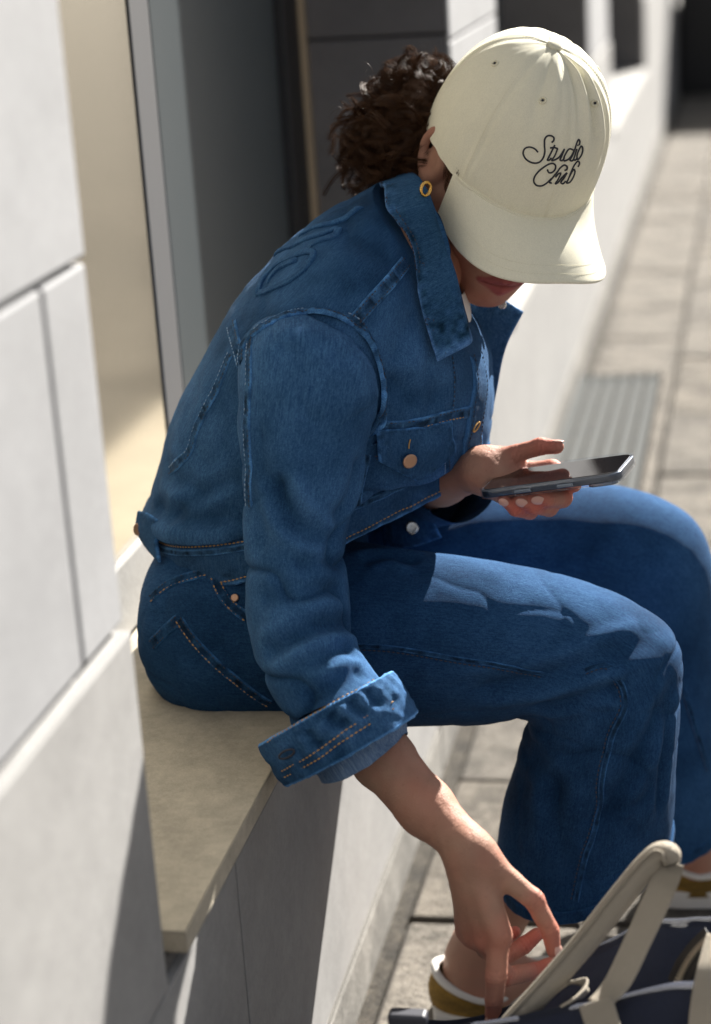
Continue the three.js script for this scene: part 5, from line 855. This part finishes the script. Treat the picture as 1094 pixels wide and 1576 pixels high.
{
  const nu = 360, nv = 110, P = [];
  for (let j = 0; j < nv; j++) for (let i = 0; i < nu; i++) {
    const phi = i / nu * 2 * Math.PI, t = j / (nv - 1) * 0.999, p = crownPoint(phi, t), n = V(p.x / CAP.a, (p.y - CAP.y0) / CAP.h, p.z / CAP.b).normalize();
    const ph = Math.atan2(Math.sin(phi), Math.cos(phi)), seam = Math.min(...[0, 1.0, -1.0, 2.08, -2.08, Math.PI, -Math.PI].map((s) => Math.abs(ph - s) * Math.max(0.2, 1 - t) * 0.09));
    let d = -0.0007 * Math.exp(-((seam / 0.0016) ** 2)) + 0.0004 * Math.exp(-(((seam - 0.0045) / 0.002) ** 2));
    // soft folds of an unlined crown, running down from the button
    const rip = (c, w, t0, t1, h) => h * Math.exp(-(((ph - c) / w) ** 2)) * smooth(t0, t0 + 0.2, t) * smooth(t1, t1 - 0.2, t);
    d += rip(0.28, 0.06, 0.25, 0.98, 0.0042) - rip(0.42, 0.06, 0.3, 0.98, 0.0040) + rip(0.58, 0.08, 0.2, 0.95, 0.0045) - rip(0.12, 0.05, 0.35, 0.98, 0.0026) + rip(-0.32, 0.10, 0.3, 0.95, 0.0022) - rip(-0.6, 0.1, 0.4, 0.98, 0.0028) - rip(0.78, 0.08, 0.1, 0.8, 0.003) + rip(1.2, 0.15, 0.1, 0.8, 0.002) - rip(-0.95, 0.2, 0.05, 0.4, 0.0028);
    d += 0.0012 * fbm(p.x * 22, p.y * 22, p.z * 22, 2) + 0.0010 * (1 - t) * noise(ph * 9, t * 4, 2);
    P.push(p.addScaledVector(n, d));
  }
  const crown = gridGeometry(P, nv, nu, { wrap: true, flip: false, uv: (j, i) => [i / nu * 0.58, j / nv * 0.16], capEnd: true });
  const inner = gridGeometry(P.map((p) => p.clone().multiplyScalar(0.975)), nv, nu, { wrap: true, flip: true, uv: (j, i) => [i / nu * 0.58, j / nv * 0.16] });
  const capCling = new Cling(crown);
  const g = mergeGeometries([crown, inner]); g.applyMatrix4(CAP_FRAME);
  const cap = part('cap', g, M.cap, person, 'cream cotton baseball cap with dark script lettering');
  const put = (name, geo, mat) => { geo.applyMatrix4(CAP_FRAME); return part(name, geo, mat, cap); };
  // brim
  const rows = [], RA = 1.18;
  for (let q = 0; q <= 6; q++) {
    const row = [], t = q / 6;
    for (let k = 0; k <= 16; k++) {
      const s = k / 8 - 1, a = crownPoint(s * RA, 0.0), ps = s * Math.PI / 2;
      const ox = 0.0835 * Math.sign(Math.sin(ps)) * Math.abs(Math.sin(ps)) ** 0.80, oz = 0.040 + 0.128 * Math.abs(Math.cos(ps)) ** 0.60;
      const x = mix(a.x * 0.995, ox, t), z = mix(a.z * 0.995, oz, t);
      const y = mix(a.y + 0.002, CAP.y0 - 0.020 - 0.020 * (ox / 0.0835) ** 2 - 0.003, t ** 0.9) - 0.006 * Math.sin(t * Math.PI) * (ox / 0.0835) ** 2 + 0.004 * Math.sin(t * Math.PI) * (1 - s * s);
      row.push([x, y, z]);
    }
    rows.push(row);
  }
  const brimGeo = sheet(rows, { nu: 90, nv: 40, thick: 0.0036 });
  const brimCling = new Cling(brimGeo); put('brim', brimGeo, M.cap);
  // button on top
  const bt = new THREE.SphereGeometry(0.0078, 24, 14); bt.scale(1, 0.5, 1); bt.translate(0, CAP.y0 + CAP.h + 0.0006, 0); put('top_button', bt, M.cap);
  // eyelets, two rows of stitches along each seam, brim stitches
  for (const ph of [-0.52, 0.52, -1.55, 1.55]) { const c = capCling.at(crownPoint(ph, 0.60)); const e = new THREE.TorusGeometry(0.0030, 0.0010, 8, 20); e.lookAt(c.n); e.translate(c.p.x + c.n.x * 0.0005, c.p.y + c.n.y * 0.0005, c.p.z + c.n.z * 0.0005); put('eyelet', e, M.capThread); const h = new THREE.CircleGeometry(0.0013, 12); h.lookAt(c.n); h.translate(c.p.x + c.n.x * 0.0009, c.p.y + c.n.y * 0.0009, c.p.z + c.n.z * 0.0009); put('eyelet_hole', h, M.navyThread); }
  const st = [];
  for (const ph of [0, 1.0, -1.0, 2.08, -2.08]) { const line = []; for (let t = 0.03; t < 0.96; t += 0.05) line.push(crownPoint(ph, t)); const pa = capCling.path(line, 0.003); for (const sd of [-0.0042, 0.0042]) st.push(stitches(pa, sd, 0.0006, { len: 0.0022, gap: 0.0009, r: 0.0003 })); }
  { const line = []; for (let s = -RA; s <= RA; s += 0.1) line.push(crownPoint(s, 0.028)); st.push(stitches(capCling.path(line, 0.003), 0, 0.0006, { len: 0.0022, gap: 0.0009, r: 0.0003 })); }
  for (const q of [0.80, 0.93]) { const line = rows[0].map((p, k) => V(...p).lerp(V(...rows[6][k]), q).add(V(0, 0.01, 0))).slice(1, -1); const pa = brimCling.path(line, 0.003); pa.forEach((o) => { if (o.n.y < 0) o.n.negate(); }); st.push(stitches(pa, 0, 0.0003, { len: 0.0024, gap: 0.0008, r: 0.0002 })); }
  for (const g of st.filter(Boolean)) put('stitching', g, M.capThread);
  // ridge where the brim is sewn to the crown
  { const line = []; for (let s = -RA; s <= RA + 0.01; s += 0.08) line.push(crownPoint(s, 0.008)); put('brim_seam', welt(capCling.path(line, 0.003), 0.004, 0.0018, { pucker: 0.2 }), M.cap); }
  // script lettering, sewn on as raised cords: strokes in plate units, placed on the front of the crown
  const strokes = {
    S: [[305, 350], [270, 318], [215, 312], [160, 345], [138, 405], [165, 462], [235, 490], [310, 470], [362, 410], [385, 330], [385, 250], [395, 180], [430, 140], [475, 138], [508, 165], [498, 200], [475, 218]],
    t: [[514, 246], [470, 325], [428, 400], [414, 432], [440, 428], [462, 400]], t2: [[452, 284], [500, 276], [548, 290]],
    u: [[548, 290], [512, 372], [470, 436], [512, 428], [560, 400], [600, 345], [634, 298], [598, 380], [578, 430], [604, 440], [640, 405]],
    d: [[765, 318], [712, 304], [662, 350], [628, 410], [640, 452], [682, 440], [732, 384], [772, 312]], d2: [[846, 272], [858, 232], [838, 204], [806, 240], [772, 318], [738, 390], [712, 442], [740, 450], [762, 430]],
    i: [[808, 308], [778, 388], [764, 440], [790, 450], [812, 430]], idot: [[820, 264], [828, 272]],
    o: [[872, 290], [832, 340], [810, 408], [828, 454], [868, 424], [896, 350], [890, 302], [866, 288]],
    C: [[410, 550], [428, 590], [470, 596], [510, 562], [520, 510], [490, 476], [440, 476], [370, 520], [300, 590], [255, 670], [250, 730], [282, 776], [340, 780], [410, 740], [470, 680]],
    l: [[642, 580], [672, 560], [672, 524], [636, 508], [584, 530], [540, 590], [490, 662], [446, 732], [474, 746]],
    u2: [[520, 660], [560, 612], [592, 612], [560, 690], [524, 752], [562, 740], [612, 680], [672, 608], [632, 690], [602, 746], [626, 760], [662, 722]],
    b: [[832, 556], [852, 528], [848, 492], [820, 480], [780, 510], [740, 582], [702, 690], [678, 752], [720, 754], [770, 690], [790, 612], [772, 576], [744, 604], [716, 662]],
  };
  const up = [];
  for (const s of Object.values(strokes)) {
    const line = bySpline(s.map(([x, y]) => V((x - 520) * LETTER[0] + (y - 470) * LETTER[1] + LETTER[2], (x - 520) * LETTER[3] + (y - 470) * LETTER[4] + LETTER[5], 0))).getPoints(s.length * 6);
    const on = line.map((p) => { const c = capCling.bvh.raycastFirst(new THREE.Ray(V(p.x, p.y, 0.3), V(0, 0, -1)), THREE.DoubleSide); return c ? c.point.add(V(0, 0, 0.0003)) : null; }).filter(Boolean);
    if (on.length > 2) up.push(tube(on, 0.00088, { seg: s.length * 7, sides: 6 }));
  }
  put('lettering', mergeGeometries(up), M.navyThread);
}

// ------------------------------------------------------------------ hair: a low curly ponytail pulled through the back of the cap
M.hair = new THREE.MeshPhysicalMaterial({ color: lin(0.062, 0.028, 0.013), roughness: 0.42, specularIntensity: 0.4, sheen: 0, sheenColor: lin(0.45, 0.25, 0.13), sheenRoughness: 0.4 });
M.hairDark = new THREE.MeshStandardMaterial({ color: lin(0.062, 0.028, 0.013), roughness: 0.7 });
{
  const blobs = HAIR_BLOBS, inside = (p) => { let d = 1; for (const b of blobs) d = smin(d, Math.hypot(p.x - b[0], p.y - b[1], p.z - b[2]) - b[3], 0.012); return d; };
  const xs = blobs.map((b) => b[0]), ys = blobs.map((b) => b[1]), zs = blobs.map((b) => b[2]), lo = [Math.min(...xs) - 0.045, Math.min(...ys) - 0.045, Math.min(...zs) - 0.045], hi = [Math.max(...xs) + 0.045, Math.max(...ys) + 0.045, Math.max(...zs) + 0.045];
  const core = surfaceNet((x, y, z) => inside({ x, y, z }) + 0.010 + 0.004 * fbm(x * 60, y * 60, z * 60, 2), lo, hi, 0.004);
  // hair on the head under the cap's edge
  const scalp = surfaceNet((x, y, z) => { const k = Math.hypot(x / 0.0745, (y - 0.006) / 0.088, (z + 0.014) / 0.0905), d = underCap((k - 1) * 0.0745, x, y, z); return Math.max(d + 0.0012 * noise(x * 300, y * 90, z * 90), z - (y > -0.03 ? 0.030 + 0.5 * (y + 0.03) : 0.030 + 0.95 * (y + 0.03)) - 0.006 * noise(y * 120, 3, x * 60), -0.088 - y); }, [-0.09, -0.1, -0.12], [0.09, 0.11, 0.09], 0.0035); scalp.applyMatrix4(HEAD_FRAME);
  const geos = [], root = V(...HAIR_ROOT);
  const strand = (pts, r, seg, sides = 3) => { const g = tube(pts, (t) => r * (1 - 0.55 * t), { seg, sides }); geos.push(g); };
  const pick = () => { for (;;) { const p = V(mix(lo[0], hi[0], rnd()), mix(lo[1], hi[1], rnd()), mix(lo[2], hi[2], rnd())); const d = inside(p); if (d < 0.001 && d > -0.017) return p; } };
  const dirs = () => V(rnd() - 0.5, rnd() - 0.5, rnd() - 0.5).normalize();
  // curling locks: several hairs that share a coil
  for (let k = 0; k < 300; k++) {
    const c = pick(), out = V(inside(c.clone().add(V(0.002, 0, 0))) - inside(c), inside(c.clone().add(V(0, 0.002, 0))) - inside(c), inside(c.clone().add(V(0, 0, 0.002))) - inside(c)).normalize();
    const flow = c.clone().sub(root).normalize().addScaledVector(V(-0.3, -0.8, 0), 0.6).addScaledVector(dirs(), 0.7).normalize(), ax = flow.addScaledVector(out, -0.75 * flow.dot(out)).normalize();
    const e1 = V().crossVectors(ax, out).normalize(), e2 = V().crossVectors(ax, e1), R = 0.005 + 0.011 * rnd(), len = 0.030 + 0.045 * rnd(), turns = 0.6 + 1.1 * rnd(), ph = rnd() * 7, nh = 20 + Math.floor(rnd() * 16), n = Math.ceil(9 * turns) + 4;
    for (let h = 0; h < nh; h++) {
      const off = dirs().multiplyScalar(0.0045 * rnd()), rr = R * (0.82 + 0.36 * rnd()), pts = [];
      for (let i = 0; i <= n; i++) { const t = i / n, a = ph + t * turns * 2 * Math.PI, q = rr * (1 - 0.35 * t); pts.push(c.clone().add(off).addScaledVector(ax, (t - 0.5) * len).addScaledVector(e1, Math.cos(a) * q).addScaledVector(e2, Math.sin(a) * q)); }
      strand(pts, 0.00014 + 0.00009 * rnd(), Math.ceil(n * 1.5));
    }
  }
  // long hairs sweeping from the cap over the ponytail
  for (let k = 0; k < 1100; k++) {
    const e = pick(), m = root.clone().lerp(e, 0.45).addScaledVector(dirs(), 0.014); const d = inside(m); if (d > 0.004) continue;
    const pts = [root.clone().addScaledVector(dirs(), 0.015), root.clone().lerp(m, 0.55).addScaledVector(dirs(), 0.006), m, m.clone().lerp(e, 0.55).addScaledVector(dirs(), 0.009), e, e.clone().addScaledVector(dirs(), 0.012)]; strand(pts, 0.00018, 18);
  }
  // stray hairs round the outline
  for (let k = 0; k < 200; k++) {
    const p = pick(); let o = dirs(); if (inside(p.clone().addScaledVector(o, 0.02)) < 0) o.negate(); const L = 0.014 + 0.026 * rnd(), b = dirs(), R = 0.003 + 0.005 * rnd(), pts = []; const e1 = V().crossVectors(o, b).normalize(), tn = 0.4 + rnd();
    for (let i = 0; i <= 8; i++) { const t = i / 8; pts.push(p.clone().addScaledVector(o, t * L).addScaledVector(b, Math.sin(t * tn * 6) * R * t).addScaledVector(e1, (1 - Math.cos(t * tn * 6)) * R * t)); } strand(pts, 0.00014, 14);
  }
  // wisps in front of the ear and at the nape, in the head's own axes
  for (let k = 0; k < 70; k++) {
    const y0 = -0.005 - 0.02 * rnd(), z0 = 0.002 + 0.028 * rnd(), L = 0.03 + 0.035 * rnd(), pts = [];
    for (let i = 0; i <= 6; i++) { const t = i / 6, y = y0 - t * L, z = z0 + 0.012 * t * (rnd() * 0.25 + 0.6) + 0.004 * Math.sin(t * 5 + k), x = -0.0735 * Math.sqrt(Math.max(0.15, 1 - ((y - 0.006) / 0.105) ** 2 * 0.8 - ((z + 0.012) / 0.10) ** 2 * 0.6)) - 0.0015; pts.push(local(HEAD_FRAME, [x, y, z])); }
    strand(pts, 0.00017, 10);
  }
  const hair = part('hair', mergeGeometries(geos), M.hair, person, 'dark brown curly ponytail'); part('hair_core', mergeGeometries([core, scalp]), M.hairDark, hair);
}
{ // hoop earring
  const p = V(...EARRING), g = new THREE.TorusGeometry(0.0066, 0.0016, 12, 40); g.rotateY(0.95); g.rotateX(0.15); g.translate(p.x, p.y, p.z);
  part('earring', g, new THREE.MeshStandardMaterial({ color: lin(0.83, 0.50, 0.14), roughness: 0.22, metalness: 1 }), person, 'small gold hoop earring');
}
// ------------------------------------------------------------------ shoes
{
  const white = new THREE.MeshStandardMaterial({ color: lin(0.70, 0.68, 0.64), roughness: 0.7 }), must = stone(lin(0.34, 0.20, 0.035), 90, { contrast: 0.3, bump: 0.001, scale: 8 }), cream = stone(lin(0.62, 0.60, 0.56), 95, { contrast: 0.15, bump: 0.001, scale: 8 });
  const shoe = (ankle, yaw, label) => {
    const m = new THREE.Matrix4().makeRotationY(yaw).setPosition(ankle[0], 0, ankle[2]), W = (x, y, z) => V(x, y, z).applyMatrix4(m);
    // rows from heel to toe: [x, half width, top height]
    const prof = [[-0.050, 0.020, 0.066], [-0.046, 0.030, 0.070], [-0.02, 0.036, 0.066], [0.02, 0.037, 0.050], [0.06, 0.040, 0.062], [0.11, 0.044, 0.060], [0.155, 0.043, 0.044], [0.185, 0.034, 0.036], [0.200, 0.016, 0.028]];
    const rings = (k0, k1, out) => prof.slice(k0, k1).map(([x, w, h]) => { const c = W(x, 0.022 + (h - 0.022) / 2, 0), a = W(x, 0.022 + (h - 0.022) / 2, w + out).sub(c), b = W(x, h + out, 0).sub(c); return [c.x, c.y, c.z, a.x, a.y, a.z, b.x, b.y, b.z]; });
    const up = loft(rings(3, 9, 0), { nu: 60, per: 10, capEnd: true, power: 2.6, color: () => [1, 1, 1] });
    const s = part('sneaker', up, cream, person, label);
    // open heel: a wall round the ankle
    const wall = (x0, x1, y0, y1, out, n) => { const P = [], nu = 48; for (let j = 0; j <= 6; j++) for (let i = 0; i < nu; i++) { const a = i / nu * 2 * Math.PI, t = j / 6, lean = 1 + 0.10 * (1 - t), dip = -0.016 * Math.max(0, Math.sin(a)) ** 2 * 0 ; P.push(W(x0 + (x1 - x0) * (0.5 + 0.5 * Math.cos(a) * lean) - 0.006 * Math.sin(t * Math.PI) * Math.max(0, -Math.cos(a)), y0 + (y1 - y0) * t * (1 - 0.22 * Math.abs(Math.sin(a))) + dip + 0.014 * t * Math.max(0, -Math.cos(a)), (0.041 + out) * Math.sin(a) * lean)); } return gridGeometry(P, 7, nu, { wrap: true, uv: (j, i) => [i * 0.004, j * 0.01], flip: true }); };
    part('heel_counter', wall(-0.052, 0.055, 0.018, 0.052, 0.0, 0), must, s, 'mustard heel of the shoe'); 
    const rim = []; for (let i = 0; i < 24; i++) { const a = i / 24 * 2 * Math.PI; rim.push(W(0.0015 + 0.0535 * Math.cos(a), 0.053 + 0.014 * Math.max(0, -Math.cos(a)) - 0.0075 * Math.abs(Math.sin(a)), 0.041 * Math.sin(a))); } part('collar_rim', tube(rim, 0.0048, { seg: 80, sides: 10, closed: true }), white, s);
    const so = new THREE.Shape(); const pts = []; for (const [x, w] of prof) pts.push(new THREE.Vector2(x - 0.003, w + 0.005)); const back = prof.slice().reverse().map(([x, w]) => new THREE.Vector2(x - 0.003, -w - 0.005)); so.setFromPoints([...new THREE.SplineCurve([...pts]).getPoints(40), ...new THREE.SplineCurve(back).getPoints(40)]);
    const sg = new THREE.ExtrudeGeometry(so, { depth: 0.020, bevelEnabled: true, bevelSize: 0.002, bevelThickness: 0.002, bevelSegments: 2, curveSegments: 8 }); sg.rotateX(-Math.PI / 2); sg.translate(0, 0.003, 0); sg.applyMatrix4(m); part('sole', sg, white, s);
  };
  shoe(FOOT_R.ankle, 0.12, 'pale sneaker with a mustard heel'); shoe(FOOT_L.ankle, 0.1, 'pale sneaker with a mustard heel');
}
// ------------------------------------------------------------------ phone in the far hand
{
  const t = thing('smartphone', 'dark smartphone in a clear case lying in the raised hand', 'phone', [PHONE_FRAME.elements[12], PHONE_FRAME.elements[13], PHONE_FRAME.elements[14]]);
  const slab = (l, w, h, r, bev) => { const s = new THREE.Shape(), x = l / 2 - bev, z = w / 2 - bev; s.moveTo(-x + r, -z); s.lineTo(x - r, -z); s.absarc(x - r, -z + r, r, -Math.PI / 2, 0); s.lineTo(x, z - r); s.absarc(x - r, z - r, r, 0, Math.PI / 2); s.lineTo(-x + r, z); s.absarc(-x + r, z - r, r, Math.PI / 2, Math.PI); s.lineTo(-x, -z + r); s.absarc(-x + r, -z + r, r, Math.PI, 1.5 * Math.PI); const g = new THREE.ExtrudeGeometry(s, { depth: h - 2 * bev, bevelEnabled: true, bevelSize: bev, bevelThickness: bev, bevelSegments: 4, curveSegments: 14 }); g.rotateX(-Math.PI / 2); g.translate(0, -(h - 2 * bev) / 2, 0); return g; };
  const put = (name, g, mat, parent = t) => { g.applyMatrix4(PHONE_FRAME); return part(name, g, mat, parent); };
  put('body', slab(0.145, 0.070, 0.0080, 0.0105, 0.0016), new THREE.MeshStandardMaterial({ color: lin(0.075, 0.09, 0.12), roughness: 0.3, metalness: 0.8 }));
  const sc = slab(0.139, 0.064, 0.0010, 0.009, 0.0002); sc.translate(0, 0.0042, 0); put('screen', sc, new THREE.MeshPhysicalMaterial({ color: lin(0.006, 0.005, 0.006), roughness: 0.06, ior: 1.6 }));
  const clear = new THREE.MeshPhysicalMaterial({ color: lin(0.92, 0.94, 0.97), transmission: 1, thickness: 0, roughness: 0.08, ior: 1.5 });
  { const P = [], nu = 120, prof = [[0.0, 0.0050], [0.0008, 0.0056], [0.0018, 0.0050], [0.0022, 0.0], [0.0018, -0.0050], [0.0, -0.0058], [-0.004, -0.0060]]; const pt = (a, o) => { const l = 0.0725 + o, w = 0.0350 + o, c = Math.cos(a), s = Math.sin(a), n = 7; const k = 1 / (Math.abs(c / l) ** n + Math.abs(s / w) ** n) ** (1 / n); return [c * k, s * k]; };
    for (const [o, y] of prof) for (let i = 0; i < nu; i++) { const b = i / nu * 2 * Math.PI, a = Math.atan2(Math.sin(b) * 0.037, Math.cos(b) * 0.0745), [x, z] = pt(a, o); P.push(V(x, y, z)); } put('clear_case', gridGeometry(P, prof.length, nu, { wrap: true, uv: (j, i) => [i * 0.003, j * 0.002] }), clear); }
  const keyMat = new THREE.MeshStandardMaterial({ color: lin(0.20, 0.24, 0.30), roughness: 0.25, metalness: 0.6 });
  for (const [x, l] of [[-0.026, 0.018], [0.018, 0.017]]) { const g = new RoundedBoxGeometry(l, 0.0036, 0.0022, 3, 0.001); g.translate(x, -0.0004, 0.0372); put('side_button', g, keyMat); const ring = tube([[x - l / 2 - 0.0012, 0, 0.0376], [x - l / 2, 0.0029, 0.0376], [x + l / 2, 0.0029, 0.0376], [x + l / 2 + 0.0012, 0, 0.0376], [x + l / 2, -0.0032, 0.0376], [x - l / 2, -0.0032, 0.0376]], 0.0005, { seg: 60, sides: 6, closed: true }); put('button_rim', ring, clear); }
  const bump = slab(0.030, 0.030, 0.004, 0.006, 0.001); bump.translate(0.052, -0.0065, 0.014); put('camera_bump', bump, keyMat);
}
// ------------------------------------------------------------------ duffel bag with cotton handles
{
  const t = thing('duffel_bag', 'navy canvas duffel bag with cream cotton handles standing by the feet', 'bag', [0.36, 0, -1.48]);
  const nylonMap = dataTex(256, (x, y) => { const v = 0.8 + 0.25 * (hash3(x >> 1, y >> 1, 4) - 0.5) + 0.12 * Math.sin((x + y) * Math.PI / 4); return [v, v, v]; }, true, 14), nylonBump = dataTex(256, (x, y) => { const v = 0.5 + 0.4 * (hash3(x >> 1, y >> 1, 4) - 0.5) + 0.3 * Math.sin((x + y) * Math.PI / 4); return [v, v, v]; }, false, 14);
  const navy = new THREE.MeshPhysicalMaterial({ color: lin(0.016, 0.026, 0.068), map: nylonMap, bumpMap: nylonBump, bumpScale: 0.0006, roughness: 0.7, sheen: 0.15, sheenColor: lin(0.25, 0.32, 0.5), sheenRoughness: 0.4 });
  const webMap = dataTex(256, (x, y) => { const c = Math.floor(x / 16) % 2, v = 0.82 + 0.16 * Math.sin((c ? x + y : x - y) * Math.PI / 4) + 0.1 * (hash3(x >> 1, y >> 1, 8) - 0.5); return [v, v * 0.985, v * 0.96]; }, true, 22), webBump = dataTex(256, (x, y) => { const c = Math.floor(x / 16) % 2, v = 0.5 + 0.45 * Math.sin((c ? x + y : x - y) * Math.PI / 4); return [v, v, v]; }, false, 22);
  const cotton = new THREE.MeshStandardMaterial({ color: lin(0.72, 0.66, 0.57), map: webMap, bumpMap: webBump, bumpScale: 0.0009, roughness: 0.95 });
  const F = bySpline(BAG_FRONT), B = bySpline(BAG_BACK), P = [], nv = 90, nu = 72;
  for (let j = 0; j < nv; j++) {
    const s = j / (nv - 1), f = F.getPoint(s), b = B.getPoint(s), end = Math.min(1, Math.min(s, 1 - s) * 9), close = Math.sqrt(1 - (1 - end) ** 2) * 0.6 + 0.4, dip = 0.030 * smooth(0.0, 0.25, s);
    const mid = f.clone().lerp(b, 0.5), loop = bySpline([[f.x, 0.012, f.z + 0.035 * close], [f.x, f.y * 0.45, f.z + 0.05 * close], [f.x, f.y * 0.85, f.z + 0.018], f.clone().add(V(0, -0.004, 0.003)), f.clone().add(V(0, -0.002, -0.006)), mid.clone().add(V(0, -dip, 0)), b.clone().add(V(0, -0.004, 0.008)), b.clone().add(V(0, 0.001, -0.002)), [b.x, b.y * 0.85, b.z - 0.018], [b.x, b.y * 0.45, b.z - 0.045 * close], [b.x, 0.012, b.z - 0.03 * close], [mid.x, 0.004, mid.z]], true);
    for (let i = 0; i < nu; i++) { const p = loop.getPoint(i / nu); p.y += 0.004 * fbm(p.x * 18, p.y * 18, p.z * 18, 3) * smooth(0, 0.05, p.y); p.z += 0.008 * fbm(p.x * 14 + 7, p.y * 14, p.z * 14, 3); p.y = Math.max(0.002, p.y); P.push(p); }
  }
  part('bag_body', gridGeometry(P, nv, nu, { wrap: true, uv: (j, i) => [i / nu * 1.0, j / nv * 0.5], capStart: true, capEnd: true }), navy, t);
  const strap = (pts, width, thick, dir, name, mat = cotton, parent = t) => { const c = bySpline(pts), rows = []; for (let i = 0; i <= 14; i++) { const p = c.getPoint(i / 14), d = c.getTangent(i / 14), w = dir(i / 14).clone(); w.addScaledVector(d, -w.dot(d)).normalize(); rows.push([-0.5, -0.17, 0.17, 0.5].map((k) => p.clone().addScaledVector(w, k * width))); } return part(name, sheet(rows, { nu: 20, nv: 60, thick, disp: (u, v, p) => 0.0006 * fbm(p.x * 60, p.y * 60, p.z * 60, 2) }), mat, parent); };
  const h = part('handle', tube(GRIP, (k) => (0.0100 + 0.0010 * Math.sin(k * Math.PI)) * (1 - 0.25 * smooth(0.85, 1, k)), { seg: 70, sides: 20 }), cotton, t);
  { const off = GRIP.map(([x, y, z]) => [x - 0.006, y + 0.0065, z + 0.0085]); part('handle_seam', tube(off, 0.0014, { seg: 70, sides: 8 }), cotton, h); }
  strap(STRAP, 0.024, 0.003, (k) => V(0.85, 0.42, 0.35).lerp(V(0.95, 0.3, 0.1), k), 'handle_strap');
  strap(STRAP_LOW, 0.030, 0.003, () => V(0.97, 0.1, 0.2), 'handle_strap'); strap(STRAP_RIGHT, 0.034, 0.003, () => V(0.97, 0.05, 0.25), 'handle_strap');
  strap(LOOP, 0.022, 0.003, () => V(0.1, 0.55, 0.8), 'webbing_loop');
  { const z = bySpline(ZIP), teeth = [], n = 44; for (let i = 0; i < n; i++) { const p = z.getPointAt(i / (n - 1)), d = z.getTangentAt(i / (n - 1)), up = V(0, 1, 0.25).normalize(), s = V().crossVectors(d, up).normalize(), g = new RoundedBoxGeometry(0.0042, 0.0022, 0.0013, 1, 0.0004); g.applyMatrix4(new THREE.Matrix4().makeBasis(s, V().crossVectors(d, s).normalize(), d).setPosition(p.addScaledVector(s, i % 2 ? 0.0014 : -0.0014))); teeth.push(g); }
    const tape = strap(ZIP.map(([x, y, w]) => [x, y - 0.002, w]), 0.024, 0.0015, () => V(0.75, 0.2, 0.6), 'zip_tape', M.black); part('zip_teeth', mergeGeometries(teeth), new THREE.MeshStandardMaterial({ color: lin(0.55, 0.5, 0.4), roughness: 0.35, metalness: 0.9 }), tape); }
  { const a = V(...BUCKLE[0]), b = V(...BUCKLE[1]); const g = new RoundedBoxGeometry(a.distanceTo(b), 0.012, 0.016, 3, 0.004); g.translate((a.x + b.x) / 2, (a.y + b.y) / 2, (a.z + b.z) / 2); part('strap_buckle', g, new THREE.MeshStandardMaterial({ color: lin(0.03, 0.032, 0.045), roughness: 0.5 }), t); }
}

scene.traverse((o) => { if (o.isMesh) { o.castShadow = true; o.receiveShadow = true; } });
renderer.render(scene, camera);
